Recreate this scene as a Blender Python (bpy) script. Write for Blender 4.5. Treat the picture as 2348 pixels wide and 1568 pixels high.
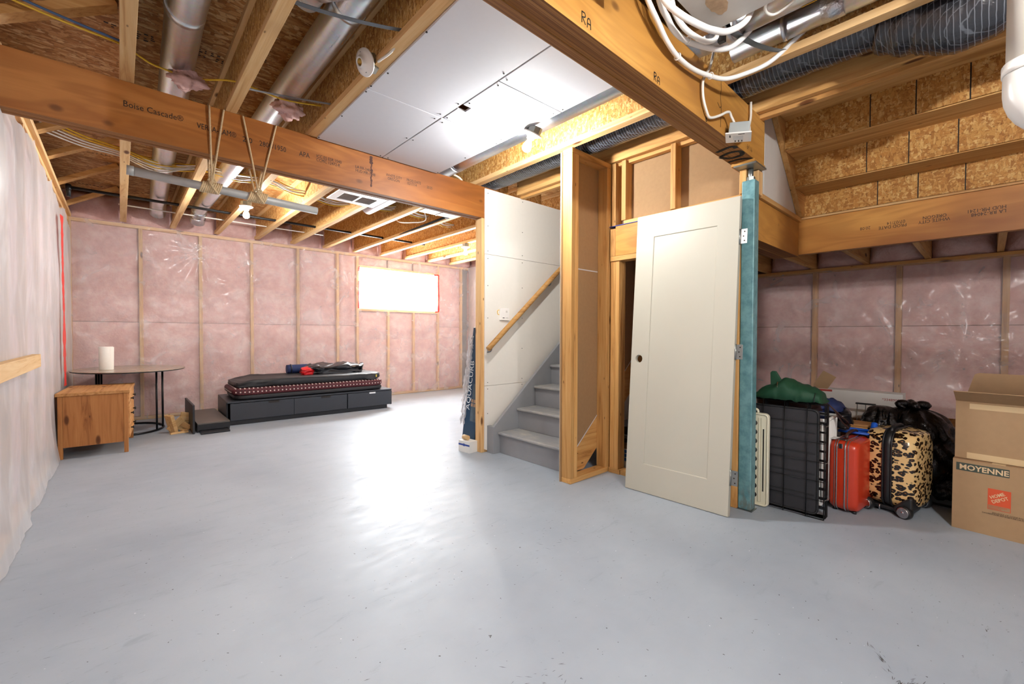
import bpy, bmesh, math, random
from mathutils import Vector, Matrix, noise as mnoise
random.seed(7)
for o in list(bpy.data.objects):
    bpy.data.objects.remove(o, do_unlink=True)
S = bpy.context.scene
COL = S.collection
PI = math.pi

# ------------------------------------------------------------------ camera
cam_d = bpy.data.cameras.new('camera')
cam = bpy.data.objects.new('camera', cam_d)
COL.objects.link(cam)
cam_d.sensor_fit = 'HORIZONTAL'
cam_d.sensor_width = 36.0
cam_d.lens = 36.0 * 991.09 / 2348.0
cam_d.clip_start = 0.05
YAW, PITCH, ROLL = math.radians(42.1937), math.radians(-1.0308), math.radians(0.1872)
_f = Vector((math.sin(YAW) * math.cos(PITCH), math.cos(YAW) * math.cos(PITCH), math.sin(PITCH)))
_r = Vector((math.cos(YAW), -math.sin(YAW), 0))
_u = _r.cross(_f)
_r2 = math.cos(ROLL) * _r + math.sin(ROLL) * _u
_u2 = -math.sin(ROLL) * _r + math.cos(ROLL) * _u
cam.matrix_world = Matrix(((_r2.x, _u2.x, -_f.x, 0), (_r2.y, _u2.y, -_f.y, 0), (_r2.z, _u2.z, -_f.z, 1.10), (0, 0, 0, 1)))
S.camera = cam
S.cycles.max_bounces = 7
S.cycles.diffuse_bounces = 4
S.cycles.glossy_bounces = 3
S.cycles.transparent_max_bounces = 6
S.cycles.adaptive_threshold = 0.04
S.cycles.use_light_tree = False
S.cycles.caustics_reflective = False
S.cycles.caustics_refractive = False

# ------------------------------------------------------------------ world, daylight, exposure
S.view_settings.view_transform = 'Standard'
S.view_settings.look = 'None'
S.view_settings.gamma = 1.0
S.view_settings.exposure = 0.0
S.view_settings.use_curve_mapping = False
w = bpy.data.worlds.new('daylight')
S.world = w
w.use_nodes = True
w.node_tree.nodes['Background'].inputs['Color'].default_value = (0.86, 0.93, 1.0, 1)
w.node_tree.nodes['Background'].inputs['Strength'].default_value = 3.0

def lamp(name, loc, watts, radius=0.05, color=(1.0, 0.93, 0.84)):
    d = bpy.data.lights.new(name, 'POINT')
    d.energy = watts
    d.shadow_soft_size = radius
    d.color = color
    o = bpy.data.objects.new(name, d)
    o.location = loc
    COL.objects.link(o)
    return o

def area(name, loc, rot, sx, sy, watts, color=(1, 1, 1)):
    d = bpy.data.lights.new(name, 'AREA')
    d.shape = 'RECTANGLE'
    d.size, d.size_y = sx, sy
    d.energy = watts
    d.color = color
    o = bpy.data.objects.new(name, d)
    o.location = loc
    o.rotation_euler = rot
    COL.objects.link(o)
    return o
# daylight coming in through the basement window in the back wall
area('window_daylight', (3.80, 7.50, 1.88), (-PI / 2, 0, 0), 1.56, 0.72, 330, (0.93, 0.97, 1.0))
# ------------------------------------------------------------------ mesh helpers
class MB:
    def __init__(s):
        s.v, s.f, s.sm = [], [], []
    def add(s, vs, fs, smooth=False):
        b = len(s.v)
        s.v += [tuple(p) for p in vs]
        s.f += [tuple(i + b for i in f) for f in fs]
        s.sm += [smooth] * len(fs)
        return s
    def box(s, x0, x1, y0, y1, z0, z1, M=None):
        vs = [Vector((x, y, z)) for z in (z0, z1) for y in (y0, y1) for x in (x0, x1)]
        if M is not None:
            vs = [M @ p for p in vs]
        return s.add(vs, [(0, 2, 3, 1), (4, 5, 7, 6), (0, 1, 5, 4), (2, 6, 7, 3), (0, 4, 6, 2), (1, 3, 7, 5)])
    def tube(s, pts, r, n=10, closed=False, cap=True, squash=1.0):
        pts = [Vector(p) for p in pts]
        m = len(pts)
        rs = r if isinstance(r, (list, tuple)) else [r] * m
        T = []
        for i in range(m):
            a = pts[(i - 1) % m] if (closed or i > 0) else pts[i]
            b = pts[(i + 1) % m] if (closed or i < m - 1) else pts[i]
            t = b - a
            T.append(t.normalized() if t.length > 1e-9 else Vector((0, 0, 1)))
        up = Vector((0, 0, 1)) if abs(T[0].z) < 0.9 else Vector((1, 0, 0))
        nn = (up - T[0] * up.dot(T[0])).normalized()
        vs = []
        for i in range(m):
            nn = nn - T[i] * nn.dot(T[i])
            nn = nn.normalized() if nn.length > 1e-6 else T[i].orthogonal().normalized()
            bb = T[i].cross(nn)
            for k in range(n):
                a = 2 * PI * k / n
                vs.append(pts[i] + (nn * math.cos(a) * squash + bb * math.sin(a)) * rs[i])
        fs = []
        for i in range(m if closed else m - 1):
            j = (i + 1) % m
            for k in range(n):
                k2 = (k + 1) % n
                fs.append((i * n + k, i * n + k2, j * n + k2, j * n + k))
        s.add(vs, fs, True)
        if cap and not closed:
            b = len(s.v) - len(vs)
            s.f.append(tuple(b + k for k in range(n))[::-1]); s.sm.append(False)
            s.f.append(tuple(b + (m - 1) * n + k for k in range(n))); s.sm.append(False)
        return s
    def lathe(s, prof, n=24, M=None, smooth=True):
        vs, fs = [], []
        for r, z in prof:
            for k in range(n):
                a = 2 * PI * k / n
                vs.append(Vector((r * math.cos(a), r * math.sin(a), z)))
        for i in range(len(prof) - 1):
            for k in range(n):
                k2 = (k + 1) % n
                fs.append((i * n + k, i * n + k2, (i + 1) * n + k2, (i + 1) * n + k))
        if M is not None:
            vs = [M @ p for p in vs]
        s.add(vs, fs, smooth)
        b = len(s.v) - len(vs)
        if prof[0][0] > 1e-6:
            s.f.append(tuple(b + k for k in range(n))[::-1]); s.sm.append(False)
        if prof[-1][0] > 1e-6:
            s.f.append(tuple(b + (len(prof) - 1) * n + k for k in range(n))); s.sm.append(False)
        return s
    def prism(s, poly, a0, a1, axis='y', M=None):
        # poly: 2D points; axis: extrusion axis. 'y': (x,z)  'x': (y,z)  'z': (x,y)
        def P(p, a):
            return Vector((p[0], a, p[1])) if axis == 'y' else Vector((a, p[0], p[1])) if axis == 'x' else Vector((p[0], p[1], a))
        n = len(poly)
        vs = [P(p, a0) for p in poly] + [P(p, a1) for p in poly]
        if M is not None:
            vs = [M @ p for p in vs]
        fs = [tuple(range(n)), tuple(range(n, 2 * n))[::-1]] + [(i, i + n, (i + 1) % n + n, (i + 1) % n) for i in range(n)]
        return s.add(vs, fs)
    def grid(s, fn, nu, nv, smooth=True, wrap=False):
        vs = [Vector(fn(i / nu, j / nv)) for j in range(nv + 1) for i in range(nu + 1)]
        W = nu + 1
        fs = [(j * W + i, j * W + i + 1, (j + 1) * W + i + 1, (j + 1) * W + i) for j in range(nv) for i in range(nu)]
        return s.add(vs, fs, smooth)
    def build(s, name, mat, parent=None, bevel=0, fix=True, solid=0):
        xs = [p[0] for p in s.v]; ys = [p[1] for p in s.v]; zs = [p[2] for p in s.v]
        c = Vector(((min(xs) + max(xs)) / 2, (min(ys) + max(ys)) / 2, min(zs)))
        me = bpy.data.meshes.new(name)
        me.from_pydata([(p[0] - c.x, p[1] - c.y, p[2] - c.z) for p in s.v], [], s.f)
        me.polygons.foreach_set('use_smooth', s.sm)
        if fix:
            bm = bmesh.new(); bm.from_mesh(me)
            bmesh.ops.recalc_face_normals(bm, faces=bm.faces)
            bm.to_mesh(me); bm.free()
        me.materials.append(mat)
        o = bpy.data.objects.new(name, me)
        COL.objects.link(o)
        o.location = c
        if parent is not None:
            o.parent = parent
            o.location = c - ORG.get(parent.name, Vector((0, 0, 0)))
            ORG[o.name] = c
        else:
            ORG[o.name] = c
        if bevel:
            md = o.modifiers.new('bevel', 'BEVEL'); md.width = bevel; md.segments = 2; md.limit_method = 'ANGLE'; md.angle_limit = math.radians(40)
        if solid:
            md = o.modifiers.new('thickness', 'SOLIDIFY'); md.thickness = solid; md.offset = 0
        return o
ORG = {}   # world origin of every object that was built in world coordinates

def tag(o, label=None, cat=None, group=None, kind=None):
    if label: o['label'] = label
    if cat: o['category'] = cat
    if group: o['group'] = group
    if kind: o['kind'] = kind
    return o
def empty(name, loc=(0, 0, 0), label=None, cat=None, group=None, kind=None, local=False, rotz=0.0):
    """thing root; local=True: its parts are given in local coordinates (root carries place and turn)"""
    o = bpy.data.objects.new(name, None)
    o.empty_display_size = 0.05
    COL.objects.link(o)
    o.location = loc
    o.rotation_euler = (0, 0, rotz)
    ORG[o.name] = Vector((0, 0, 0)) if local else Vector(loc)
    return tag(o, label, cat, group, kind)
def box(name, b, mat, parent=None, bevel=0):
    return MB().box(*b).build(name, mat, parent, bevel)
def tube(name, pts, r, mat, parent=None, n=10, **k):
    return MB().tube(pts, r, n, **k).build(name, mat, parent)
def smoothpath(pts, sub=6, closed=False):
    P = [Vector(p) for p in pts]
    m = len(P); out = []
    for i in range(m if closed else m - 1):
        p0 = P[(i - 1) % m] if (closed or i > 0) else P[i] * 2 - P[i + 1]
        p1, p2 = P[i], P[(i + 1) % m]
        p3 = P[(i + 2) % m] if (closed or i < m - 2) else p2 * 2 - p1
        for k in range(sub):
            t = k / sub
            out.append(0.5 * ((2 * p1) + (p2 - p0) * t + (2 * p0 - 5 * p1 + 4 * p2 - p3) * t * t + (3 * p1 - p0 - 3 * p2 + p3) * t ** 3))
    if not closed:
        out.append(P[-1])
    return out
def copy_tree(o, parent=None, loc=None):
    c = o.copy(); COL.objects.link(c)
    c.parent = parent
    if loc is not None: c.location = loc
    for ch in o.children:
        copy_tree(ch, c)
    return c
def text(name, body, size, org, xd, yd, mat, parent=None, align='LEFT', sx=1.0, bold=0.0):
    """flat printed lettering: origin, reading direction and up direction in the thing's coordinates"""
    cu = bpy.data.curves.new('lettering', 'FONT')
    cu.body = body; cu.size = size; cu.align_x = align; cu.resolution_u = 2
    cu.space_line = 0.85; cu.offset = bold
    t = bpy.data.objects.new('lettering', cu)
    me = bpy.data.meshes.new_from_object(t)
    bpy.data.objects.remove(t, do_unlink=True)
    xd = Vector(xd).normalized(); yd = Vector(yd).normalized(); zd = xd.cross(yd).normalized()
    org = Vector(org)
    c = org
    for vtx in me.vertices:
        p = vtx.co
        vtx.co = xd * p.x * sx + yd * p.y + zd * 0.0008
    me.materials.clear(); me.materials.append(mat)
    me.name = name
    o = bpy.data.objects.new(name, me)
    COL.objects.link(o)
    o.location = c - (ORG.get(parent.name, Vector()) if parent else Vector())
    o.parent = parent
    ORG[o.name] = c
    return o
def fbm(x, y, z=0.0, oct=4):
    return mnoise.fractal(Vector((x, y, z)), 1.0, 2.0, oct)

# ------------------------------------------------------------------ materials
def lin(c):
    if isinstance(c, str):
        c = [int(c[i:i + 2], 16) / 255 for i in (0, 2, 4)]
    return tuple((x / 12.92 if x <= 0.04045 else ((x + 0.055) / 1.055) ** 2.4) for x in c) + (1.0,)
class NT:
    def __init__(s, name):
        s.m = bpy.data.materials.new(name); s.m.use_nodes = True
        s.t = s.m.node_tree; s.b = s.t.nodes['Principled BSDF']
        s.out = s.t.nodes['Material Output']
        s._co = None
    def n(s, ty, **kw):
        nd = s.t.nodes.new(ty)
        for k, v in kw.items():
            if k.startswith('i_'):
                key = k[2:].replace('_', ' ')
                s.set(nd.inputs[int(key)] if key.isdigit() else nd.inputs[key], v)
            else:
                setattr(nd, k, v)
        return nd
    def set(s, inp, v):
        if hasattr(v, 'node') and hasattr(v, 'is_linked'):
            s.t.links.new(v, inp)
        else:
            inp.default_value = v
    def co(s, scale=(1, 1, 1), rot=(0, 0, 0), rnd=True):
        if s._co is None:
            tc = s.n('ShaderNodeTexCoord'); oi = s.n('ShaderNodeObjectInfo')
            mu = s.n('ShaderNodeVectorMath', operation='SCALE', i_0=(13.7, 7.3, 29.1))
            s.t.links.new(oi.outputs['Random'], mu.inputs['Scale'])
            ad = s.n('ShaderNodeVectorMath', operation='ADD')
            s.t.links.new(tc.outputs['Object'], ad.inputs[0]); s.t.links.new(mu.outputs[0], ad.inputs[1])
            s._co = (ad.outputs[0], tc.outputs['Object'])
        mp = s.n('ShaderNodeMapping')
        s.t.links.new(s._co[0 if rnd else 1], mp.inputs['Vector'])
        mp.inputs['Scale'].default_value = scale; mp.inputs['Rotation'].default_value = rot
        return mp.outputs[0]
    def noise(s, vec, scale=5, detail=4, rough=0.55, dist=0.0):
        nd = s.n('ShaderNodeTexNoise'); s.set(nd.inputs['Vector'], vec)
        nd.inputs['Scale'].default_value = scale; nd.inputs['Detail'].default_value = detail
        nd.inputs['Roughness'].default_value = rough; nd.inputs['Distortion'].default_value = dist
        return nd.outputs['Fac']
    def vor(s, vec, scale=5, feature='F1', out='Distance', rnd=1.0):
        nd = s.n('ShaderNodeTexVoronoi', feature=feature); s.set(nd.inputs['Vector'], vec)
        nd.inputs['Scale'].default_value = scale; nd.inputs['Randomness'].default_value = rnd
        return nd.outputs[out]
    def ramp(s, fac, stops, interp='LINEAR'):
        nd = s.n('ShaderNodeValToRGB'); s.set(nd.inputs[0], fac)
        cr = nd.color_ramp; cr.interpolation = interp
        while len(cr.elements) < len(stops): cr.elements.new(0.5)
        for e, (p, c) in zip(cr.elements, stops):
            e.position = p; e.color = lin(c) if isinstance(c, str) else (c, c, c, 1) if isinstance(c, (int, float)) else c
        return nd.outputs['Color']
    def mix(s, fac, a, b, mode='MIX'):
        nd = s.n('ShaderNodeMix', data_type='RGBA', blend_type=mode)
        s.set(nd.inputs['Factor'], fac)
        s.set(nd.inputs[6], lin(a) if isinstance(a, str) else a); s.set(nd.inputs[7], lin(b) if isinstance(b, str) else b)
        return nd.outputs[2]
    def math(s, op, a, b=0.0):
        nd = s.n('ShaderNodeMath', operation=op); s.set(nd.inputs[0], a); s.set(nd.inputs[1], b)
        return nd.outputs[0]
    def bump(s, h, strength=0.3, dist=0.01):
        nd = s.n('ShaderNodeBump'); nd.inputs['Strength'].default_value = strength; nd.inputs['Distance'].default_value = dist
        s.set(nd.inputs['Height'], h); s.t.links.new(nd.outputs[0], s.b.inputs['Normal'])
        return nd.outputs[0]
    def fin(s, col, rough=0.6, metal=0.0, spec=0.5, **kw):
        s.set(s.b.inputs['Base Color'], lin(col) if isinstance(col, str) else col)
        s.set(s.b.inputs['Roughness'], rough); s.set(s.b.inputs['Metallic'], metal)
        s.b.inputs['Specular IOR Level'].default_value = spec
        for k, v in kw.items(): s.set(s.b.inputs[k.replace('_', ' ')], v)
        return s.m
def axis_scale(ax, along, across):
    return tuple(along if 'xyz'[i] == ax else across for i in range(3))

def plain(name, col, rough=0.6, metal=0.0, var=0.06, scale=12, bump=0.0, spec=0.5):
    t = NT(name); v = t.co()
    f = t.noise(v, scale, 5)
    c = lin(col)
    d = tuple(x * (1 - 2.2 * var) for x in c[:3]) + (1,); l = tuple(min(1, x * (1 + 2.2 * var)) for x in c[:3]) + (1,)
    if bump: t.bump(f, bump, 0.01)
    return t.fin(t.mix(f, d, l), rough, metal, spec)
def lumber(name, ax, light='EACB98', mid='DDB47C', dark='B98752', knots=True):
    t = NT(name)
    f = t.noise(t.co(axis_scale(ax, 0.9, 16)), 1.4, 6, 0.6, 1.2)
    fine = t.noise(t.co(axis_scale(ax, 4, 160)), 1.0, 3)
    c = t.ramp(f, [(0.28, dark), (0.45, mid), (0.72, light)])
    c = t.mix(t.math('MULTIPLY', fine, 0.25), c, lin(dark))
    if knots:
        d = t.vor(t.co(axis_scale(ax, 2.2, 6.0)), 1.0)
        k = t.ramp(d, [(0.0, 1.0), (0.07, 0.9), (0.12, 0.0)])
        c = t.mix(k, c, '5A3014')
        d2 = t.vor(t.co(axis_scale(ax, 5.0, 13.0)), 1.0)
        c = t.mix(t.ramp(d2, [(0.0, 0.85), (0.055, 0.7), (0.085, 0.0)]), c, '4A2A14')
    oi = t.n('ShaderNodeObjectInfo')
    hs = t.n('ShaderNodeHueSaturation'); t.set(hs.inputs['Color'], c)
    mr = t.n('ShaderNodeMapRange'); t.set(mr.inputs[0], oi.outputs['Random']); mr.inputs[3].default_value = 0.84; mr.inputs[4].default_value = 1.1
    t.set(hs.inputs['Value'], mr.outputs[0])
    t.bump(fine, 0.15, 0.004)
    return t.fin(hs.outputs[0], 0.62, 0, 0.3)
def lvl_face(name, ax, light, mid, dark):
    t = NT(name)
    v = t.co(axis_scale(ax, 0.55, 3.2))
    f = t.noise(v, 1.6, 3, 0.5, 1.0)
    rings = t.n('ShaderNodeMath', operation='SINE'); t.set(rings.inputs[0], t.math('MULTIPLY', f, 46.0))
    r = t.n('ShaderNodeMapRange'); t.set(r.inputs[0], rings.outputs[0]); r.inputs[1].default_value = -1
    big = t.noise(t.co(axis_scale(ax, 0.7, 2.2)), 1.3, 3)
    c = t.ramp(big, [(0.3, dark), (0.5, mid), (0.7, light)])
    c = t.mix(t.math('MULTIPLY', r.outputs[0], 0.30), c, lin(dark))
    fine = t.noise(t.co(axis_scale(ax, 5, 130)), 1.0, 3)
    c = t.mix(t.math('MULTIPLY', fine, 0.22), c, lin(dark))
    d = t.vor(t.co(axis_scale(ax, 3.2, 5.0)), 1.0)
    k = t.ramp(d, [(0.0, 1.0), (0.06, 0.8), (0.11, 0.0)])
    c = t.mix(t.math('MULTIPLY', k, 0.75), c, '4A2610')
    t.bump(fine, 0.1, 0.004)
    return t.fin(c, 0.5, 0, 0.35)
def lvl_edge(name, ax):
    t = NT(name)
    f = t.noise(t.co(axis_scale(ax, 0.8, 170)), 1.0, 4, 0.7)
    g = t.noise(t.co(axis_scale(ax, 1.2, 8)), 1.0, 3)
    c = t.ramp(f, [(0.3, '4E2E16'), (0.46, '8B5A2E'), (0.62, 'B07A42'), (0.75, 'C79556')])
    c = t.mix(t.math('MULTIPLY', g, 0.45), c, '7A4C26')
    t.bump(f, 0.35, 0.004)
    return t.fin(c, 0.7, 0, 0.25)
def osb(name, sc, cols, stretch=((1, 1, 1),), dark=0.5):
    t = NT(name); cur = None; hts = None
    for i, st in enumerate(stretch):
        base = t.co(tuple(s * sc for s in st), (0.5 * i, 0.35 * i, 0.8 * i))
        wob = t.n('ShaderNodeTexNoise'); t.set(wob.inputs['Vector'], base); wob.inputs['Scale'].default_value = 0.8
        vv = t.n('ShaderNodeVectorMath', operation='ADD'); t.set(vv.inputs[0], base); t.set(vv.inputs[1], wob.outputs['Color'])
        cell = t.vor(vv.outputs[0], 1.0, out='Color')
        sep = t.n('ShaderNodeSeparateColor'); t.set(sep.inputs[0], cell)
        c = t.ramp(sep.outputs[0], [(0.0, cols[0]), (0.35, cols[1]), (0.7, cols[2]), (1.0, cols[3])])
        edge = t.vor(vv.outputs[0], 1.0, feature='DISTANCE_TO_EDGE')
        e = t.ramp(edge, [(0.0, 1.0), (0.08, 0.0)])
        c = t.mix(t.math('MULTIPLY', e, dark), c, '5B3312')
        cur = c if cur is None else t.mix(t.ramp(t.noise(t.co((3.1 * sc / 30,) * 3), 6.0 + 5 * i, 2), [(0.47, 0.0), (0.53, 1.0)]), cur, c)
    fine = t.noise(t.co(tuple(s * sc * 3 for s in stretch[0])), 1.0, 4)
    cur = t.mix(t.math('MULTIPLY', fine, 0.28), cur, lin(cols[0]))
    spk = t.noise(t.co((90, 90, 90)), 1.0, 2)
    cur = t.mix(t.math('MULTIPLY', t.ramp(spk, [(0.66, 0.0), (0.72, 1.0)]), 0.7), cur, '3A1D0A')
    t.bump(fine, 0.3, 0.004)
    return t.fin(cur, 0.6, 0, 0.3)
M = {}
for a in 'xyz':
    M['wood_' + a] = lumber('pine_lumber_' + a, a)
    M['aged_' + a] = lumber('amber_lumber_' + a, a, 'DEB274', 'CC9A5A', '9C6C3A')
M['lvl_brown'] = lvl_face('laminated_veneer_brown', 'x', 'BA7E42', 'A0622A', '703E16')
M['lvl_gold'] = lvl_face('laminated_veneer_gold', 'x', 'DDAA5C', 'C89248', '9A682E')
M['lvl_y'] = lvl_face('laminated_veneer_amber', 'y', 'D9A052', 'C08440', '8C5626')
M['lvl_edge_x'] = lvl_edge('laminated_edge_x', 'x')
M['lvl_edge_y'] = lvl_edge('laminated_edge_y', 'y')
M['osb_sub'] = osb('strand_board_subfloor', 15, ('94602F', 'B98248', 'D0A066', 'E6C28C'), ((0.9, 3.6, 3), (1.2, 2.4, 3)))
M['osb_web'] = osb('strand_board_web', 30, ('A06C34', 'C69250', 'DAAC66', 'ECCB90'), ((2, 3.2, 0.9), (2, 2.2, 1.6)))
M['osb_riser'] = osb('strand_board_riser', 26, ('9A6630', 'BC8644', 'CC9C56', 'DEB878'), ((1, 0.6, 3.6), (1, 3.2, 0.7), (1, 2.0, 1.2)), 0.35)
M['dw'] = plain('gypsum_board', 'CDCED4', 0.75, var=0.012, scale=30)
M['dw_cream'] = plain('gypsum_board_cream', 'E9E4DA', 0.75, var=0.012, scale=30)
M['dw_grey'] = plain('gypsum_board_grey', 'CFCBC4', 0.75, var=0.02, scale=30)
M['dw_back'] = plain('gypsum_back_paper', '9C7C58', 0.8, var=0.05, scale=40)
M['black_ink'] = plain('black_ink', '1C1712', 0.7, var=0.0)
M['brown_ink'] = plain('brown_ink', '4A2718', 0.7, var=0.0)
# ------------------------------------------------------------------ setting materials
def mat_floor():
    t = NT('painted_concrete')
    v = t.co(rnd=False)
    a = t.noise(t.co((1, 1, 1), rnd=False), 1.1, 6, 0.6)
    b = t.noise(t.co((2.2, 7, 1), (0, 0, 0.7), rnd=False), 2.0, 8, 0.7, 0.6)
    c = t.ramp(a, [(0.35, '9AA4AF'), (0.6, 'A7B1BB')])
    c = t.mix(t.ramp(b, [(0.60, 0.0), (0.72, 0.35)]), c, '7D8792')
    sc = t.noise(t.co((9, 40, 1), (0, 0, 0.5), rnd=False), 3.0, 4, 0.7)
    zone = t.noise(t.co((1, 1, 1), rnd=False), 0.9, 2)
    scf = t.math('MULTIPLY', t.ramp(sc, [(0.64, 0.0), (0.72, 0.7)]), t.ramp(zone, [(0.45, 0.0), (0.6, 1.0)]))
    c = t.mix(scf, c, '5C5E62')
    sp = t.noise(t.co((1, 1, 1), rnd=False), 55, 2)
    c = t.mix(t.ramp(sp, [(0.745, 0.0), (0.76, 0.9)]), c, '3C3A38')
    sw = t.noise(t.co((1, 1.6, 1), (0, 0, 1.1), rnd=False), 41, 2)
    c = t.mix(t.ramp(sw, [(0.765, 0.0), (0.785, 0.8)]), c, 'E6E8EA')
    t.bump(t.noise(v, 60, 4), 0.05, 0.004)
    r = t.ramp(b, [(0.3, 0.42), (0.7, 0.56)])
    return t.fin(c, r, 0, 0.4)
M['floor'] = mat_floor()
def mat_pink():
    t = NT('pink_glass_wool')
    a = t.noise(t.co((1, 1, 1)), 5.0, 6, 0.65)
    b = t.noise(t.co((1, 1, 1)), 45, 4)
    c = t.ramp(a, [(0.3, 'C79A93'), (0.5, 'DAB2AB'), (0.7, 'E8CFC8')])
    c = t.mix(t.math('MULTIPLY', b, 0.25), c, 'EBD6D0')
    t.bump(b, 0.6, 0.01)
    return t.fin(c, 1.0, 0, 0.0)
M['pink'] = mat_pink()
def mat_poly(name, haze, tint='F4F2F3', rough=0.2, sc=(1.6, 1.6, 1.6)):
    t = NT(name)
    w = t.noise(t.co(sc, rnd=False), 2.6, 2, 0.6, 0.9)
    w2 = t.noise(t.co((6, 6, 6), rnd=False), 2.0, 1)
    h = t.math('ADD', w, t.math('MULTIPLY', w2, 0.25))
    nrm = t.bump(h, 0.3, 0.014)
    t.fin(tint, rough, 0, 0.6)
    tr = t.n('ShaderNodeBsdfTransparent'); tr.inputs[0].default_value = (0.97, 0.95, 0.95, 1)
    lw = t.n('ShaderNodeLayerWeight'); lw.inputs['Blend'].default_value = 0.35; t.t.links.new(nrm, lw.inputs['Normal'])
    f = t.math('ADD', t.math('MULTIPLY', lw.outputs['Facing'], 0.30), haze)
    f = t.math('ADD', f, t.math('MULTIPLY', t.ramp(w, [(0.45, 0.0), (0.75, 1.0)]), 0.16))
    ms = t.n('ShaderNodeMixShader'); t.set(ms.inputs[0], f)
    t.t.links.new(tr.outputs[0], ms.inputs[1]); t.t.links.new(t.b.outputs[0], ms.inputs[2])
    t.t.links.new(ms.outputs[0], t.out.inputs['Surface'])
    return t.m
M['poly'] = mat_poly('clear_poly_sheet', 0.17)
M['poly_white'] = mat_poly('milky_poly_sheet', 0.42, tint='DADADC', sc=(1.0, 1.8, 0.8), rough=0.3)
M['red_tape'] = plain('red_sheathing_tape', 'D8281E', 0.35, var=0.05)
M['white_vinyl'] = plain('white_vinyl', 'F4F5F6', 0.35, var=0.01)
M['grey_paint'] = plain('grey_stair_paint', '8E9093', 0.5, var=0.05, scale=9)
def mat_tread():
    t = NT('worn_grey_tread')
    a = t.noise(t.co((3, 1.2, 3)), 3.0, 6, 0.7)
    return t.fin(t.ramp(a, [(0.42, '929497'), (0.6, 'A6A5A0'), (0.72, 'BFB9A6')]), 0.5)
M['tread'] = mat_tread()
M['screw'] = plain('dark_screw', '2A2725', 0.5, 0.6)

# ------------------------------------------------------------------ floor
fl = box('floor', (-0.62, 5.45, -3.62, 7.5, -0.1, 0.0), M['floor'])
def scuffs(spots):
    mm = MB()
    for (x, y, dx, dy, n, ln, sp) in spots:
        base = math.atan2(dy, dx)
        for i in range(n):
            t_ = random.random()
            px_ = x + dx * t_ + random.gauss(0, sp); py_ = y + dy * t_ + random.gauss(0, sp)
            a = base + random.gauss(0, 0.35); l = ln * random.uniform(0.3, 1.0); wd = random.uniform(0.0005, 0.0014)
            c_, s_ = math.cos(a), math.sin(a)
            mm.add([(px_ - c_ * l, py_ - s_ * l, 0.0004), (px_ + s_ * wd, py_ - c_ * wd, 0.0004), (px_ + c_ * l, py_ + s_ * l, 0.0004), (px_ - s_ * wd, py_ + c_ * wd, 0.0004)], [(0, 1, 2, 3)])
    return tag(mm.build('scuff_marks', plain('dark_scuff', '5A5C5F', 0.6), fl), kind='stuff')
scuffs([(1.98, 0.27, -0.17, -0.10, 26, 0.02, 0.006), (1.80, 0.16, 0.06, -0.03, 50, 0.014, 0.012), (1.28, 0.42, 0.05, -0.04, 40, 0.014, 0.012), (1.25, 0.62, 0.02, 0.0, 10, 0.008, 0.005), (1.05, 0.60, 0.2, -0.16, 40, 0.014, 0.02), (1.55, 0.12, -0.12, -0.10, 40, 0.02, 0.02), (1.45, 0.0, 0.1, -0.1, 30, 0.018, 0.02), (0.9, 1.0, 0.15, -0.08, 24, 0.016, 0.03), (1.6, 1.7, 0.2, -0.2, 20, 0.02, 0.06), (0.2, 2.0, 1.5, -0.5, 60, 0.012, 0.4), (0.6, 3.2, 1.2, -0.6, 50, 0.014, 0.5)])
tag(fl, 'grey painted concrete floor with scuffs', kind='structure')

JB = 2.455          # underside of the joists
SUB = 2.775         # underside of the subfloor
# ------------------------------------------------------------------ ceiling: subfloor sheets and gypsum sheets
ceil = empty('ceiling', (0, 0, 2.44), 'strand board subfloor overhead with white gypsum sheets', kind='structure')
ys = [-3.6 + 1.22 * i for i in range(10)]
for i, y0 in enumerate(ys):
    y1 = min(y0 + 1.217, 7.5)
    off = 0.0 if i % 2 else -1.22
    x = -0.62 + off
    while x < 5.45:
        xa, xb = max(x, -0.62), min(x + 2.437, 5.45)
        if xb - xa > 0.05:
            box('subfloor_panel', (xa, xb, y0, y1, SUB, SUB + 0.018), M['osb_sub'], ceil)  # sheets over the stair opening are added to shut out sky light
        x += 2.44
def screws(pts, parent, r=0.005, ax='z', up=False):
    m = MB()
    for p in pts:
        Mx = Matrix.Translation(p)
        if ax == 'y': Mx = Mx @ Matrix.Rotation(PI / 2, 4, 'X')
        if ax == 'x': Mx = Mx @ Matrix.Rotation(PI / 2, 4, 'Y')
        m.lathe([(r, -0.0016), (r * 0.9, 0.0016)], 8, Mx, False)
    return tag(m.build('screw_heads', M['screw'], parent), kind='stuff')
def gyp(name, x0, x1, y0, y1, parent, mat='dw', z=JB, poly=None):
    m = MB()
    if poly: m.prism(poly, z - 0.0125, z - 0.0005, 'z')
    else: m.box(x0, x1, y0, y1, z - 0.0125, z - 0.0005)
    return m.build(name, M[mat], parent, 0.0015)
gyp('gypsum_panel', 1.018, 1.488, 2.31, 3.125, ceil)
gyp('gypsum_panel', 1.022, 1.494, 1.12, 2.3055, ceil)
gyp('gypsum_panel', 0, 0, 0, 0, ceil, poly=[(1.500, 1.12), (1.992, 1.12), (1.992, 1.755), (1.503, 1.765)])
gyp('gypsum_panel', 0, 0, 0, 0, ceil, poly=[(1.503, 1.77), (1.992, 1.76), (1.995, 2.32), (1.503, 2.30), (1.503, 2.15), (1.560, 2.15), (1.560, 2.09), (1.503, 2.09)])
gyp('gypsum_panel', 0, 0, 0, 0, ceil, poly=[(1.497, 2.315), (1.995, 2.325), (1.985, 3.125), (1.495, 3.125)])
gyp('gypsum_panel', 1.018, 1.96, -1.4, 0.862, ceil, 'dw_grey')
sp = []
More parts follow.
